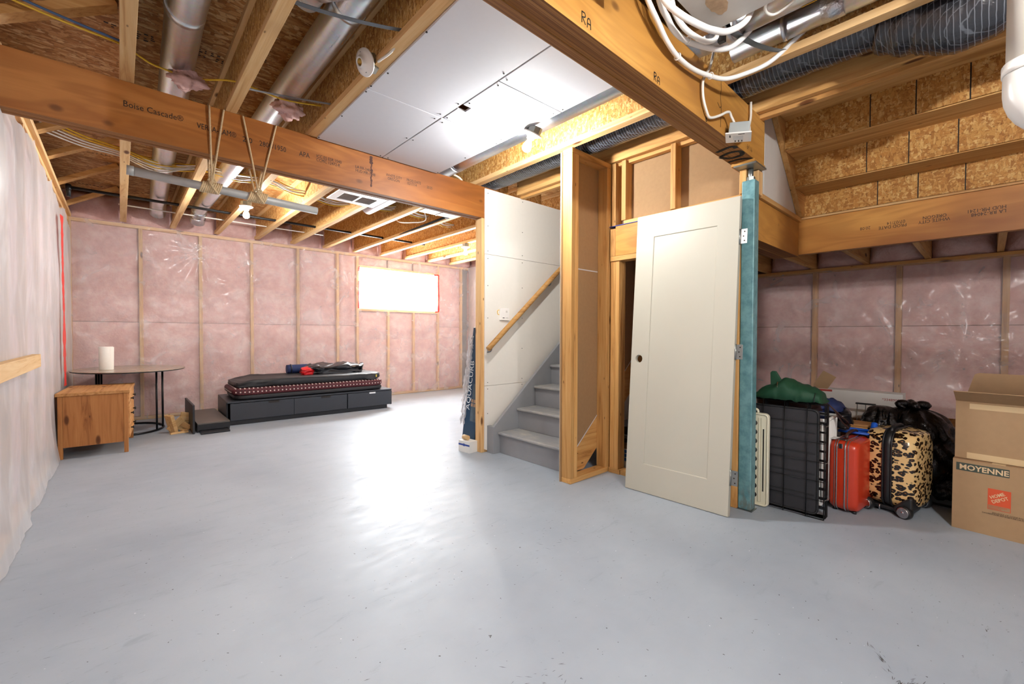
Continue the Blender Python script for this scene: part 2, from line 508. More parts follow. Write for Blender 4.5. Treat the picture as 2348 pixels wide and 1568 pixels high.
for x0, x1, yy in ((1.03, 1.47, (1.3, 1.7, 2.1, 2.27, 2.34, 2.7, 3.1)), (1.52, 1.97, (1.3, 1.73, 1.80, 2.05, 2.28, 2.35, 2.7, 3.1))):
    for y in yy:
        for x in (x0, x1): sp.append((x + random.uniform(-.01, .01), y, JB - 0.0135))
for y in (0.2, 0.5, 0.83): sp += [(1.05, y, JB - 0.0135), (1.94, y, JB - 0.0135)]
screws(sp, ceil)
# torn paper scar on the near gypsum sheet
m = MB(); pts = []
for k in range(22):
    a = 2 * PI * k / 22; r = 0.6 + 0.4 * abs(fbm(k * 1.7, 3.1))
    pts.append((1.80 + 0.11 * r * math.cos(a), 0.76 + 0.055 * r * math.sin(a)))
m.prism(pts, JB - 0.0145, JB - 0.0127, 'z'); m.build('torn_paper', plain('torn_gypsum_paper', 'B49A7C', 0.85, var=0.2, scale=40), ceil)

# ------------------------------------------------------------------ insulated stud walls
def batt(name, parent, along, a0, a1, z0, z1, d0, d1, sgn, mat='pink', amp=0.012):
    """pillow of glass wool: along='x' -> faces -y/+y ; front plane d0 (towards the room), back d1"""
    seed = random.uniform(0, 50)
    nu, nv = 8, max(4, int((z1 - z0) / 0.11))
    m = MB()
    def fn(u, v):
        e = (1 - (2 * u - 1) ** 6) * (1 - (2 * v - 1) ** 10)
        d = d0 + (d1 - d0) * (0.45 * (1 - e)) + sgn * amp * (0.5 + fbm(u * 2.3 + seed, v * 5 + seed))
        a = a0 + (a1 - a0) * u; z = z0 + (z1 - z0) * v
        return (a, d, z) if along == 'x' else (d, a, z)
    m.grid(fn, nu, nv)
    if along == 'x': m.box(a0, a1, min(d0 + sgn * 0.05, d1), max(d0 + sgn * 0.05, d1), z0, z1)
    else: m.box(min(d0 + sgn * 0.05, d1), max(d0 + sgn * 0.05, d1), a0, a1, z0, z1)
    return m.build(name, M[mat], parent, fix=False)
def poly_sheet(name, parent, along, a0, a1, z0, z1, d, sgn, mat, staples, amp=0.014, step=0.022, vert=False, flare=0.0, edge=None):
    """d: sheet plane; sgn: +1 room lies at smaller coordinate"""
    nu, nv = int((a1 - a0) / step), int((z1 - z0) / step)
    def fn(u, v):
        a = a0 + (a1 - a0) * u; z = z0 + (z1 - z0) * v
        if vert:
            k = fbm(a * 1.7 + 0.6 * z, z * 0.8, 2.0) * 1.1 + 0.3 * fbm(a * 4.5 - 1.2 * z, z * 1.1, 7.0)
            disp = amp * (0.6 + k)
        else:
            disp = amp * (0.4 + 0.9 * fbm(a * 2.0, z * 1.6, 4.0) + 0.35 * (1 - abs(fbm(a * 3.1 + z * 2, z * 5.0, 1.0)) * 2))
        for (sa, sz, st) in staples:
            r = math.hypot(a - sa, z - sz)
            if r < 0.9:
                th = math.atan2(z - sz, a - sa)
                disp += st * 0.016 * math.sin(th * 13 + 2.2 * fbm(th * 2, sa)) * math.exp(-r / 0.28) * min(1, r / 0.06)
        disp = max(disp + 0.004, 0.0)
        if flare and z < 0.45: disp += flare * ((0.45 - z) / 0.45) ** 2 * (0.7 + 0.5 * fbm(a * 4, 9.0))
        if edge: z = edge(a, z)
        return (a, d - sgn * disp, z) if along == 'x' else (d - sgn * disp, a, z)
    m = MB(); m.grid(fn, nu, nv)
    return m.build(name, M[mat], parent, fix=False)

# back wall -------------------------------------------------
WB = 7.22
wb = empty('wall_back', (2.4, WB, 0), 'pink insulated stud wall under clear plastic sheeting at the far end', kind='structure')
WX = [-0.435, 0.202, 0.821, 1.43, 2.058, 2.668, 3.000, 3.564, 4.071, 4.605, 5.154]
wz0, wz1, wx0, wx1 = 1.53, 2.235, 3.02, 4.585
for i, x in enumerate(WX):
    if x in (3.564, 4.071):
        box('stud', (x - 0.019, x + 0.019, WB, WB + 0.089, 0.038, wz0 - 0.038), M['wood_z'], wb, 0.002)
    else:
        box('stud', (x - 0.019, x + 0.019, WB, WB + 0.089, 0.038, 2.417), M['wood_z'], wb, 0.002)
box('bottom_plate', (-0.5, 5.4, WB, WB + 0.089, 0, 0.038), M['wood_x'], wb, 0.002)
box('top_plate', (-0.5, 5.4, WB, WB + 0.089, 2.417, JB), M['wood_x'], wb, 0.002)
box('window_sill_plate', (3.019, 4.586, WB, WB + 0.089, wz0 - 0.038, wz0), M['wood_x'], wb, 0.002)
box('window_header_plate', (3.019, 4.586, WB, WB + 0.089, wz1, wz1 + 0.038), M['wood_x'], wb, 0.002)
for a, b in zip(WX[:-1], WX[1:]):
    if a >= 2.9 and b <= 4.7:
        batt('insulation_batt', wb, 'x', a + 0.02, b - 0.02, 0.04, 1.0, WB + 0.012, WB + 0.09, 1)
        batt('insulation_batt', wb, 'x', a + 0.02, b - 0.02, 1.0, wz0 - 0.04, WB + 0.012, WB + 0.09, 1)
        batt('insulation_batt', wb, 'x', a + 0.02, b - 0.02, wz1 + 0.04, 2.415, WB + 0.012, WB + 0.09, 1)
    else:
        batt('insulation_batt', wb, 'x', a + 0.02, b - 0.02, 0.04, 1.235, WB + 0.012, WB + 0.09, 1)
        batt('insulation_batt', wb, 'x', a + 0.02, b - 0.02, 1.24, 2.415, WB + 0.012, WB + 0.09, 1)
st = [(0.821, 2.2, 1.6), (1.43, 1.75, 1.3), (2.668, 2.25, 1.2), (2.85, 1.9, 1.2), (0.202, 2.3, 0.6), (1.43, 1.25, 0.6), (0.821, 0.3, 0.8), (2.058, 2.3, 0.7), (5.15, 1.3, 0.7)]
poly_sheet('plastic_sheet', wb, 'x', -0.43, 3.01, 0.01, 2.46, WB - 0.004, 1, 'poly', st)
poly_sheet('plastic_sheet', wb, 'x', 4.59, 5.33, 0.01, 2.46, WB - 0.004, 1, 'poly', st)
poly_sheet('plastic_sheet', wb, 'x', 3.01, 4.59, 0.01, wz0 - 0.01, WB - 0.004, 1, 'poly', st)
poly_sheet('plastic_sheet', wb, 'x', 3.01, 4.59, wz1 + 0.01, 2.46, WB - 0.004, 1, 'poly', st)
# stuffed rim insulation between the joist ends
JX = [0.04 + 0.477 * k for k in range(11)]
def puff(parent, x0, x1, y0, z0, z1, mat='pink', axis='y', sg=-1):
    seed = random.uniform(0, 90)
    def fn(u, v):
        e = max(0, 1 - (2 * u - 1) ** 2) ** 0.5 * max(0, 1 - (2 * v - 1) ** 2) ** 0.5
        d = y0 + sg * 0.13 * e + 0.035 * fbm(u * 3 + seed, v * 3)
        return (x0 + (x1 - x0) * u, d, z0 + (z1 - z0) * v) if axis == 'y' else (d, x0 + (x1 - x0) * u, z0 + (z1 - z0) * v)
    m = MB(); m.grid(fn, 12, 8)
    return m.build('rim_insulation', M[mat], parent, fix=False)
ex = [-0.5] + JX + [5.4]
for a, b in zip(ex[:-1], ex[1:]):
    puff(wb, a + 0.01, b - 0.01, WB + 0.04, JB - 0.005, SUB)
box('rim_backing', (-0.5, 5.4, WB + 0.05, WB + 0.09, JB, SUB), M['pink'], wb)
MBt = MB().box(-0.6, 5.45, WB + 0.1, WB + 0.14, 0, 1.52); MBt.box(-0.6, 5.45, WB + 0.1, WB + 0.14, 2.245, SUB); MBt.box(-0.6, 3.0, WB + 0.1, WB + 0.14, 1.52, 2.245); MBt.box(4.6, 5.45, WB + 0.1, WB + 0.14, 1.52, 2.245)
MBt.build('foundation_face', plain('grey_concrete', '8C8A86', 0.9), wb)
# the window
wn = empty('window_1', (3.8, WB + 0.2, wz0), 'white framed basement window blown out by daylight', kind='structure')
m = MB()
for (x0, x1, z0, z1) in ((3.0, 4.6, wz0 - 0.01, wz0), (3.0, 4.6, wz1, wz1 + 0.01), (3.0, 3.01, wz0, wz1), (4.59, 4.6, wz0, wz1)):
    m.box(x0, x1, WB + 0.09, WB + 0.24, z0, z1)
m.build('window_reveal', M['white_vinyl'], wn)
m = MB()
for (x0, x1, z0, z1) in ((3.01, 4.59, wz0, wz0 + 0.045), (3.01, 4.59, wz1 - 0.045, wz1), (3.01, 3.055, wz0 + .045, wz1 - .045), (4.545, 4.59, wz0 + .045, wz1 - .045), (3.78, 3.82, wz0 + .045, wz1 - .045)):
    m.box(x0, x1, WB + 0.17, WB + 0.22, z0, z1)
m.build('window_frame', M['white_vinyl'], wn, 0.003)
gt = NT('window_glass'); tr = gt.n('ShaderNodeBsdfTransparent'); gl = gt.n('ShaderNodeBsdfGlossy'); gl.inputs['Roughness'].default_value = 0.02
ms = gt.n('ShaderNodeMixShader'); ms.inputs[0].default_value = 0.05
gt.t.links.new(tr.outputs[0], ms.inputs[1]); gt.t.links.new(gl.outputs[0], ms.inputs[2]); gt.t.links.new(ms.outputs[0], gt.out.inputs['Surface'])
M['glass'] = gt.m
for a, b in ((3.056, 3.779), (3.821, 4.544)):
    box('pane', (a, b, WB + 0.193, WB + 0.197, wz0 + 0.046, wz1 - 0.046), M['glass'], wn)
def tape(name, pts, wdt, nrm, parent, mat='red_tape'):
    """wavy strip of tape along pts, width in the given direction"""
    P = smoothpath(pts, 6); nrm = Vector(nrm); m = MB(); vs = []
    for i, p in enumerate(P):
        wv = wdt * (0.75 + 0.5 * fbm(i * 0.35, 1.3))
        vs += [p - nrm * wv / 2, p + nrm * wv / 2]
    fs = [(2 * i, 2 * i + 1, 2 * i + 3, 2 * i + 2) for i in range(len(P) - 1)]
    m.add(vs, fs)
    return m.build(name, M[mat], parent, solid=0.0012)
yt = WB - 0.022
tape('red_tape', [(4.593, yt, 1.53), (4.598, yt, 1.8), (4.592, yt, 2.05), (4.597, yt, 2.24)], 0.035, (1, 0, 0), wb)
tape('red_tape', [(3.008, yt, 1.53), (3.004, yt, 1.75), (3.009, yt, 2.0)], 0.018, (1, 0, 0), wb)
tape('red_tape', [(3.005, yt, 2.16), (3.012, yt, 2.20), (3.02, yt, 2.245)], 0.03, (1, 0, 0), wb)
tape('red_tape', [(4.50, yt, 2.232), (4.55, yt, 2.235), (4.595, yt, 2.238)], 0.03, (0, 0, 1), wb)
tape('red_tape', [(4.52, yt, 1.525), (4.595, yt, 1.53)], 0.03, (0, 0, 1), wb)

# left wall -------------------------------------------------
WL = -0.44
wl = empty('wall_left', (WL, 2, 0), 'insulated stud wall under milky wrinkled plastic sheeting on the left', kind='structure')
LY = [7.17 - 0.61 * i for i in range(18)]
for y in LY:
    box('stud', (WL - 0.089, WL, y - 0.019, y + 0.019, 0.038, 2.417), M['wood_z'], wl)
box('bottom_plate', (WL - 0.089, WL, -3.6, 7.22, 0, 0.038), M['wood_y'], wl)
box('top_plate', (WL - 0.089, WL + 0.001, -3.6, 7.22, 2.417, JB), M['wood_y'], wl, 0.002)
box('top_plate', (WL - 0.06, WL + 0.03, 3.2, 7.21, JB, JB + 0.038), M['wood_y'], wl, 0.002)
for a, b in zip(LY[:-1], LY[1:]):
    batt('insulation_batt', wl, 'y', b + 0.02, a - 0.02, 0.04, 1.235, WL - 0.012, WL - 0.09, -1)
    batt('insulation_batt', wl, 'y', b + 0.02, a - 0.02, 1.24, 2.415, WL - 0.012, WL - 0.09, -1)
def ledge(a, z):
    return z if z < 2.1 else z - (0.05 + 0.09 * abs(math.sin(a * 2.9)) + 0.03 * fbm(a * 6, 2.0)) * ((z - 2.1) / 0.36)
poly_sheet('plastic_sheet', wl, 'y', -3.5, 7.2, 0.004, 2.45, WL + 0.008, -1, 'poly_white', [], amp=0.016, step=0.035, vert=True, flare=0.035, edge=ledge)
rp = [(-0.392, 5.80 + 0.03 * fbm(i * 0.7, 5.0) + 0.012 * i, 2.19 - 0.145 * i) for i in range(12)]
tape('red_tape', rp, 0.10, (0.12, 0.99, 0), wl)
box('blocking_board', (-0.412, -0.374, 2.2, 4.04, 0.885, 0.965), M['wood_y'], wl, 0.002)
box('rim_board', (-0.62, -0.55, -3.6, 7.3, 0, SUB), M['pink'], wl)
for y in (7.17, 6.1): pass

# wall behind the camera and the right hand walls ------------------------------------
wf = empty('wall_front', (2, -3.5, 0), 'insulated stud wall behind the viewer', kind='structure')
for x in [-0.4 + 0.61 * i for i in range(10)]:
    box('stud', (x - 0.019, x + 0.019, -3.59, -3.5, 0.0, JB), M['wood_z'], wf)
    batt('insulation_batt', wf, 'x', x + 0.02, x + 0.59, 0.04, 2.45, -3.512, -3.6, -1)
poly_sheet('plastic_sheet', wf, 'x', -0.43, 5.2, 0.01, 2.45, -3.49, -1, 'poly', [], step=0.1)
box('rim_board', (-0.6, 5.4, -3.66, -3.6, 0, SUB), M['pink'], wf)

WR = 4.98
wr = empty('wall_right', (WR, 0, 0), 'dim pink insulated low stud wall under clear plastic behind the stored things', kind='structure')
RY = [1.137 + 0.61 * i for i in (3, 2, 1, 0, -1, -2, -3, -4, -5, -6, -7)]
for y in RY:
    box('stud', (WR, WR + 0.089, y - 0.019, y + 0.019, 0.038, 1.70), M['aged_z'], wr, 0.002)
box('bottom_plate', (WR, WR + 0.089, -3.5, 3.1, 0, 0.038), M['aged_y'], wr)
box('top_plate', (WR - 0.004, WR + 0.089, -3.5, 3.1, 1.70, 1.738), M['aged_y'], wr, 0.002)
for a, b in zip(RY[:-1], RY[1:]):
    batt('insulation_batt', wr, 'y', b + 0.02, a - 0.02, 0.04, 1.18, WR + 0.012, WR + 0.09, 1)
    batt('insulation_batt', wr, 'y', b + 0.02, a - 0.02, 1.185, 1.70, WR + 0.012, WR + 0.09, 1)
stR = [(1.13, 1.05, 1.3), (0.53, 1.05, 1.2), (0.15, 1.02, 1.6), (-0.1, 0.95, 1.0), (0.3, 1.6, 0.6), (0.8, 0.75, 1.2)]
poly_sheet('plastic_sheet', wr, 'y', -2.6, 3.1, 0.01, 1.71, WR - 0.004, 1, 'poly', stR, amp=0.014)
for y0 in (1.55, 1.15, 0.75, 0.35, -0.05, -0.45, -0.85):
    puff(wr, y0 - 0.38, y0 - 0.02, WR + 0.06, 1.735, 2.0, axis='x')
box('sky_blocking_wall', (WR + 0.08, WR + 0.12, -3.6, 3.2, 2.11, SUB), M['dw_cream'], wr)  # unseen upper wall, added to keep sky light off the landing
box('rim_board', (WR + 0.09, WR + 0.13, -3.6, 3.2, 0, 2.1), plain('dark_rim', '6A4A34', 0.9), wr)

ws = empty('wall_side', (5.34, 5.2, 0), 'pink insulated stud wall under plastic at the right end of the back area', kind='structure')
for y in (3.3, 3.91, 4.52, 5.13, 5.74, 6.35, 6.96):
    box('stud', (5.34, 5.43, y - 0.019, y + 0.019, 0.0, JB), M['wood_z'], ws)
    batt('insulation_batt', ws, 'y', y + 0.02, y + 0.59, 0.02, 1.235, 5.352, 5.43, 1)
    batt('insulation_batt', ws, 'y', y + 0.02, y + 0.59, 1.24, 2.45, 5.352, 5.43, 1)
poly_sheet('plastic_sheet', ws, 'y', 3.25, 7.21, 0.01, 2.46, 5.332, 1, 'poly_white', [], amp=0.012, step=0.05)
box('rim_board', (5.43, 5.46, 3.2, 7.5, 0, SUB), M['pink'], ws)

# stair wall (gypsum on the stair side, studs behind) -------------------------------
YA = 3.14
wst = empty('wall_stair', (3.7, YA, 0), 'white gypsum stair wall with a bare stud end', kind='structure')
box('end_stud', (2.468, 2.506, YA + 0.003, YA + 0.092, 0.0, 2.168), M['wood_z'], wst, 0.002)
box('end_stud', (2.507, 2.545, YA + 0.003, YA + 0.092, 0.0, 2.168), M['wood_z'], wst, 0.002)
for x in (2.95, 3.55, 4.15, 4.75): box('stud', (x, x + 0.038, YA + 0.003, YA + 0.092, 0, JB), M['wood_z'], wst)
for z0, z1 in ((0.0, 0.618), (0.621, 1.838), (1.841, 2.44)):
    x0 = 2.497
    m = MB()
    if z0 == 0.0: m.prism([(2.56, 0.012), (5.0, 0.0), (5.0, z1), (x0, z1), (x0, 0.03), (2.54, 0.012)], YA - 0.0125, YA)
    else: m.box(x0, 5.0, YA - 0.0125, YA, z0, z1)
    m.build('gypsum_panel', M['dw_cream'], wst, 0.0015)
sp = []
for z in (0.06, 0.36, 0.59, 0.65, 0.95, 1.25, 1.55, 1.80, 1.87, 2.1, 2.4):
    sp += [(2.53, YA - 0.0135, z), (2.97, YA - 0.0135, z + 0.01), (3.57, YA - 0.0135, z)]
screws(sp, wst, 0.004, 'y')
box('gypsum_panel', (2.55, 5.34, YA + 0.093, YA + 0.105, 0, JB), M['dw'], wst)

# partition between the stairs and the closet under them ----------------------------
YP = 2.13
wp = empty('wall_partition', (2.9, YP, 0), 'open stud partition beside the stairs showing brown gypsum back', kind='structure')
box('end_stud', (2.432, 2.470, YP - 0.089, YP, 0.038, 2.417), M['aged_z'], wp, 0.003)
box('end_stud', (2.471, 2.509, YP - 0.089, YP, 0.038, 2.417), M['aged_z'], wp, 0.003)
box('corner_stud', (2.862, 2.900, YP - 0.089, YP, 0.038, 2.417), M['aged_z'], wp, 0.003)
box('corner_stud', (2.901, 2.939, YP - 0.089, YP, 0.038, 2.417), M['aged_z'], wp, 0.003)
for x in (3.40, 3.9): box('stud', (x, x + 0.038, YP - 0.089, YP, 0.038, 1.90), M['aged_z'], wp, 0.003)
box('bottom_plate', (2.432, 2.94, YP - 0.089, YP, 0.0, 0.038), M['aged_x'], wp, 0.003)
box('top_plate', (2.432, 2.94, YP - 0.089, YP, 2.417, JB), M['aged_x'], wp, 0.003)
def diag(x): return 0.055 + (x - 2.52) * 0.855       # cut line of the gypsum along the stringer
m = MB(); m.prism([(2.425, 0.0), (2.50, 0.0), (2.52, 0.24), (2.60, 0.26), (2.60, diag(2.60) + 0.10), (4.3, diag(4.3) + 0.10), (4.3, 1.95), (3.0, 1.95), (3.0, 2.44), (2.425, 2.44)], YP + 0.001, YP + 0.0135)
m.build('gypsum_panel', M['dw_back'], wp)
m = MB(); m.prism([(2.425, 0.0), (2.50, 0.0), (2.52, 0.24), (2.60, 0.26), (2.60, diag(2.60) + 0.10), (4.3, diag(4.3) + 0.10), (4.3, 1.95), (3.0, 1.95), (3.0, 2.44), (2.425, 2.44)], YP + 0.014, YP + 0.0155)
m.build('gypsum_face', M['dw_cream'], wp)
tape('cut_edge', [(2.60, YP - 0.002, diag(2.60) + 0.098), (3.2, YP - 0.002, diag(3.2) + 0.098), (4.2, YP - 0.002, diag(4.2) + 0.098)], 0.010, (0, 0, 1), wp, 'dw')
box('gypsum_joint', (2.51, 2.86, YP - 0.001, YP + 0.001, 1.600, 1.608), M['dw'], wp)

# closet wall under the landing -----------------------------------------------------
XC = 2.89
wc = empty('wall_closet', (XC, 1.5, 0), 'wood framed closet doorway wall with header and cripple studs', kind='structure')
box('jamb_stud', (XC, XC + 0.089, 1.985, 2.023, 0.038, 1.675), M['aged_z'], wc, 0.003)
box('jamb_stud', (XC, XC + 0.089, 1.945, 1.983, 0.038, 1.675), M['aged_z'], wc, 0.003)
box('bottom_plate', (XC, XC + 0.089, 1.93, 2.035, 0.0, 0.038), M['aged_y'], wc, 0.003)
box('threshold_plate', (XC + 0.005, XC + 0.085, 1.136, 1.928, 0.0, 0.036), M['aged_y'], wc, 0.003)
box('jamb_stud', (XC - 0.005, XC + 0.084, 1.096, 1.134, 0.0, 1.675), M['aged_z'], wc, 0.003)
box('jamb_stud', (XC - 0.005, XC + 0.084, 1.057, 1.095, 0.0, 1.675), M['aged_z'], wc, 0.003)
box('head_plate', (XC - 0.01, XC + 0.079, 1.057, 2.023, 1.676, 1.714), M['aged_y'], wc, 0.003)
for i in range(2): box('header_ply', (XC - 0.01 + i * 0.045, XC + 0.034 + i * 0.045, 1.057, 1.975, 1.715, 1.945), M['lvl_y'], wc, 0.002)
box('header_block', (XC - 0.01, XC + 0.079, 1.977, 2.023, 1.715, 1.930), M['aged_z'], wc, 0.002)
box('blue_gasket', (XC - 0.015, XC + 0.08, 1.30, 2.03, 1.946, 1.951), plain('blue_sill_gasket', '2B3580', 0.6), wc)
box('upper_plate', (XC + 0.03, XC + 0.119, 1.05, 1.93, 1.952, 1.99), M['aged_y'], wc, 0.003)
for y in (2.060, 2.015, 1.925, 1.520, 1.055):
    box('cripple_stud', (XC + 0.02, XC + 0.109, y - 0.019, y + 0.019, 1.99 if y < 1.95 else 1.952, JB - 0.001), M['aged_z'], wc, 0.003)
box('gypsum_panel', (XC + 0.11, XC + 0.1225, 1.0, 2.12, 1.95, JB), M['dw_back'], wc)
box('closet_top', (XC + 0.08, 3.98, 1.22, YP - 0.09, 1.93, 1.95), M['osb_sub'], wc)
lf = empty('floor_landing', (4.4, 1.5, 1.97), 'strand board landing deck above the storage nook', kind='structure')
box('deck_panel', (3.98, 5.0, -2.4, 3.1, 2.005, 2.024), M['osb_sub'], lf)
for y in (1.55, 1.15, 0.75, 0.35, -0.05, -0.45, -0.85):
    box('landing_joist', (4.03, 5.05, y - 0.019, y + 0.019, 1.742, 2.004), M['aged_x'], lf, 0.002)
# ------------------------------------------------------------------ joists
def joist(k, y0, y1, label):
    x = JX[k]
    r = empty('floor_joist', (x, (y0 + y1) / 2, JB), label, 'joist', 'floor joists overhead')
    box('bottom_flange', (x - 0.029, x + 0.029, y0, y1, JB, JB + 0.038), M['wood_y'], r, 0.002)
    box('web', (x - 0.005, x + 0.005, y0, y1, JB + 0.038, SUB - 0.038), M['osb_web'], r)
    box('top_flange', (x - 0.029, x + 0.029, y0, y1, SUB - 0.038, SUB - 0.001), M['wood_y'], r, 0.002)
    return r
ordn = ['first', 'second', 'third', 'fourth', 'fifth', 'sixth', 'seventh', 'eighth', 'ninth', 'tenth', 'eleventh']
for k in range(11):
    y0 = -3.5 if k < 6 else 3.27
    joist(k, y0, 7.12, f'wooden I-joist overhead, {ordn[k]} counting from the left wall')
# diagonal braces between the left wall and the first joist
for i, y in enumerate((3.0, 4.45, 5.05, 5.85, 6.75)):
    Mx = Matrix.Translation((-0.43, y, JB + 0.045)) @ Matrix.Rotation(-math.atan2(0.27, 0.44), 4, 'Y')
    o = MB().box(0, 0.50, -0.045, 0.045, -0.019, 0.019, Mx).build('diagonal_brace', M['aged_x'], None, 0.002)
    tag(o, ['short sloping wooden brace above the big beam at upper left', 'sloping wooden brace from left wall to first joist, just behind the big beam', 'second sloping wooden brace behind the big beam at upper left', 'third sloping wooden brace behind the big beam at upper left', 'sloping wooden brace nearest the pink back wall corner'][i], 'brace', 'braces between left wall and first joist')

# ------------------------------------------------------------------ laminated beams
def beam(name, label, x0, x1, y0, plies, z0, z1, face, pt=0.045):
    r = empty(name, ((x0 + x1) / 2, y0, z0), label, 'beam')
    for i in range(plies):
        d = 0.0015 * (i % 2)
        m = MB().box(x0, x1, y0 + i * pt, y0 + (i + 1) * pt - 0.001, z0 + d, z1)
        o = m.build('ply', face, r, 0.0015)
        o.data.materials.append(M['lvl_edge_x'])
        for p in o.data.polygons:
            if abs(p.normal.z) > 0.9: p.material_index = 1
    return r
ba = beam('laminated_beam', 'long brown laminated timber beam with printed lettering crossing the room', -0.5, 2.66, YA, 3, 2.168, 2.454, M['lvl_brown'], 0.034)
X, Z = (1, 0, 0), (0, 0, 1)
def prt(s, size, x, z, mat='black_ink', sx=1.0, y=YA, par=ba): return text('printed_lettering', s, size, (x, y, z), X, Z, M[mat], par, sx=sx)
prt('Boise Cascade®', 0.046, 0.022, 2.318, sx=0.86)
prt('VERSA-LAM®', 0.046, 0.345, 2.305, sx=0.74)
prt('2.0', 0.046, 0.575, 2.296)
prt('2800/1950', 0.046, 0.668, 2.297, sx=0.80)
prt('APA', 0.046, 0.905, 2.299, sx=0.80)
prt('ICC ES ESR 1040\nCCMC 12472-R', 0.030, 1.015, 2.318, sx=0.83)
prt('LA RR-24048\nHUD MR-1348', 0.030, 1.29, 2.316, sx=0.83)
prt('WHITE CITY\n  OREGON', 0.030, 1.53, 2.318, sx=0.80)
prt('PROD.DATE\n 02/17/14', 0.030, 1.705, 2.320, sx=0.80)
prt('20:25', 0.030, 1.89, 2.305, sx=0.80)
# dark stain and pencil mark on the beam face
m = MB()
for i in range(12):
    z = 2.215 + 0.019 * i; wv = 0.004 + 0.010 * abs(fbm(i * 0.9, 2.2)) + (0.008 if i > 8 else 0)
    m.prism([(1.412 + wv * math.cos(a) + 0.004 * fbm(i, 4.4), z + 0.012 * math.sin(a)) for a in [2 * PI * q / 8 for q in range(8)]], YA - 0.0012, YA - 0.0004)
m.build('dark_stain', M['brown_ink'], ba)
bb = beam('laminated_beam', 'golden laminated timber beam with marker letters running to the teal post', 0.0, 3.03, 0.972, 3, 2.168, 2.454, M['lvl_gold'])
def pen(pts, r, par, y, name='marker_writing', mat='black_ink', wob=0):
    m = MB()
    for st_ in pts:
        P = smoothpath([(p[0], y, p[1]) for p in st_], 4)
        m.tube(P, r, 6, squash=1.0)
    for i, v in enumerate(m.v): m.v[i] = (v[0], y - 0.0008 + (v[1] - y) * 0.12, v[2])
    return m.build(name, M[mat], par)
def RA(x, z, s, par, y):
    P = lambda a, b: (x + a * s, z + b * s)
    pen([[P(0, 0), P(0, 1.0)], [P(-.05, .95), P(.4, .95), P(.45, .65), P(.05, .5)], [P(.1, .5), P(.5, 0)],
         [P(.75, -.1), P(.8, .6), P(1.0, .78), P(1.2, .6), P(1.25, -.1)], [P(.78, .3), P(1.2, .3)]], 0.0022, par, y)
RA(1.205, 2.19, 0.040, bb, 0.972)
RA(1.69, 2.18, 0.036, bb, 0.972)
P = lambda a, b, x=2.16, z=2.21, s=0.03: (x + a * s, z + b * s)
pen([[P(0, 1), P(.5, 1.05), P(.25, 0)], [P(1.3, 1), P(.8, 1), P(.85, .55), P(1.2, .5), P(1.2, .1), P(.8, 0)], [P(1.0, -.4), P(1.0, -1.3)], [P(1.0, -.45), P(1.4, -.6), P(1.05, -.85), P(1.45, -1.05), P(1.0, -1.3)]], 0.0018, bb, 0.972)
P = lambda a, b: (2.74 + a * 0.028, 2.195 + b * 0.028)
pen([[P(.3, 1), P(0, .3), P(.3, 0), P(.5, .35), P(.1, .45)], [P(1, .9), P(.8, .6), P(1.1, .5), P(1.15, 1), P(1.1, 0)], [P(1.6, 0), P(1.65, .05)], [P(2.0, 1), P(2.0, 0)], [P(2.6, 1), P(2.4, .3), P(2.6, 0), P(2.8, .3), P(2.45, .4)]], 0.0016, bb, 0.972)
pen([[(2.365, 2.445), (2.37, 2.40), (2.36, 2.36), (2.372, 2.30), (2.365, 2.20)], [(2.325, 2.315), (2.355, 2.298), (2.368, 2.31)]], 0.0022, bb, 0.972)
# black sprayed mark under the beam end
m = MB()
for st_ in ([(2.60, 1.09), (2.58, 1.0), (2.62, 0.985)], [(2.68, 1.10), (2.66, 1.04), (2.68, 0.99), (2.74, 1.0), (2.75, 1.06), (2.71, 1.095), (2.68, 1.10)], [(2.80, 1.10), (2.80, 1.04), (2.83, 0.99), (2.88, 0.985)]):
    m.tube(smoothpath([(p[0], p[1], 2.168) for p in st_], 5), 0.013, 8)
for i, v in enumerate(m.v): m.v[i] = (v[0], v[1], 2.1675 - abs(v[2] - 2.168) * 0.05)
m.build('sprayed_mark', M['black_ink'], bb)

# landing header with upside-down lettering, and the short multi-ply beam it meets
XH = 3.98
bh = empty('laminated_header', (XH, 0, 1.73), 'amber laminated header with upside-down printed lettering below the upper stairs', 'beam')
for i in range(2):
    o = MB().box(XH + i * 0.025, XH + (i + 1) * 0.025 - 0.001, -2.4, 1.06, 1.735, 2.004).build('ply', M['lvl_y'], bh, 0.0015)
Yn, Zn = (0, 1, 0), (0, 0, -1)
def prh(s, size, y, z, sx=1.0): return text('printed_lettering', s, size, (XH, y, z), Yn, Zn, M['black_ink'], bh, sx=sx)
prh('LA RR-24048\nHUD MR-1241', 0.030, -0.06, 1.868, 0.9)
prh('WHITE CITY\n  OREGON', 0.030, 0.180, 1.868, 0.9)
prh('PROD DATE\n 07/07/14', 0.030, 0.388, 1.866, 0.9)
prh('20:08', 0.030, 0.580, 1.880, 0.9)
box('mud_plate', (XH - 0.015, XH + 0.07, -2.4, 1.06, 2.0045, 2.018), M['wood_y'], bh)
bx = beam('laminated_block_beam', 'short four-ply laminated beam joining the teal post to the stair header', 3.07, 3.975, 1.02, 4, 1.72, 1.985, M['lvl_gold'])
pk = empty('stud_pack', (3.0, 1.0, 1.68), 'pale short stud blocks stacked behind the top of the teal post', 'blocking')
box('block', (2.975, 3.05, 0.985, 1.018, 1.986, 2.136), M['wood_z'], pk, 0.003)
box('block', (2.975, 3.05, 1.022, 1.10, 1.986, 2.136), M['wood_z'], pk, 0.003)
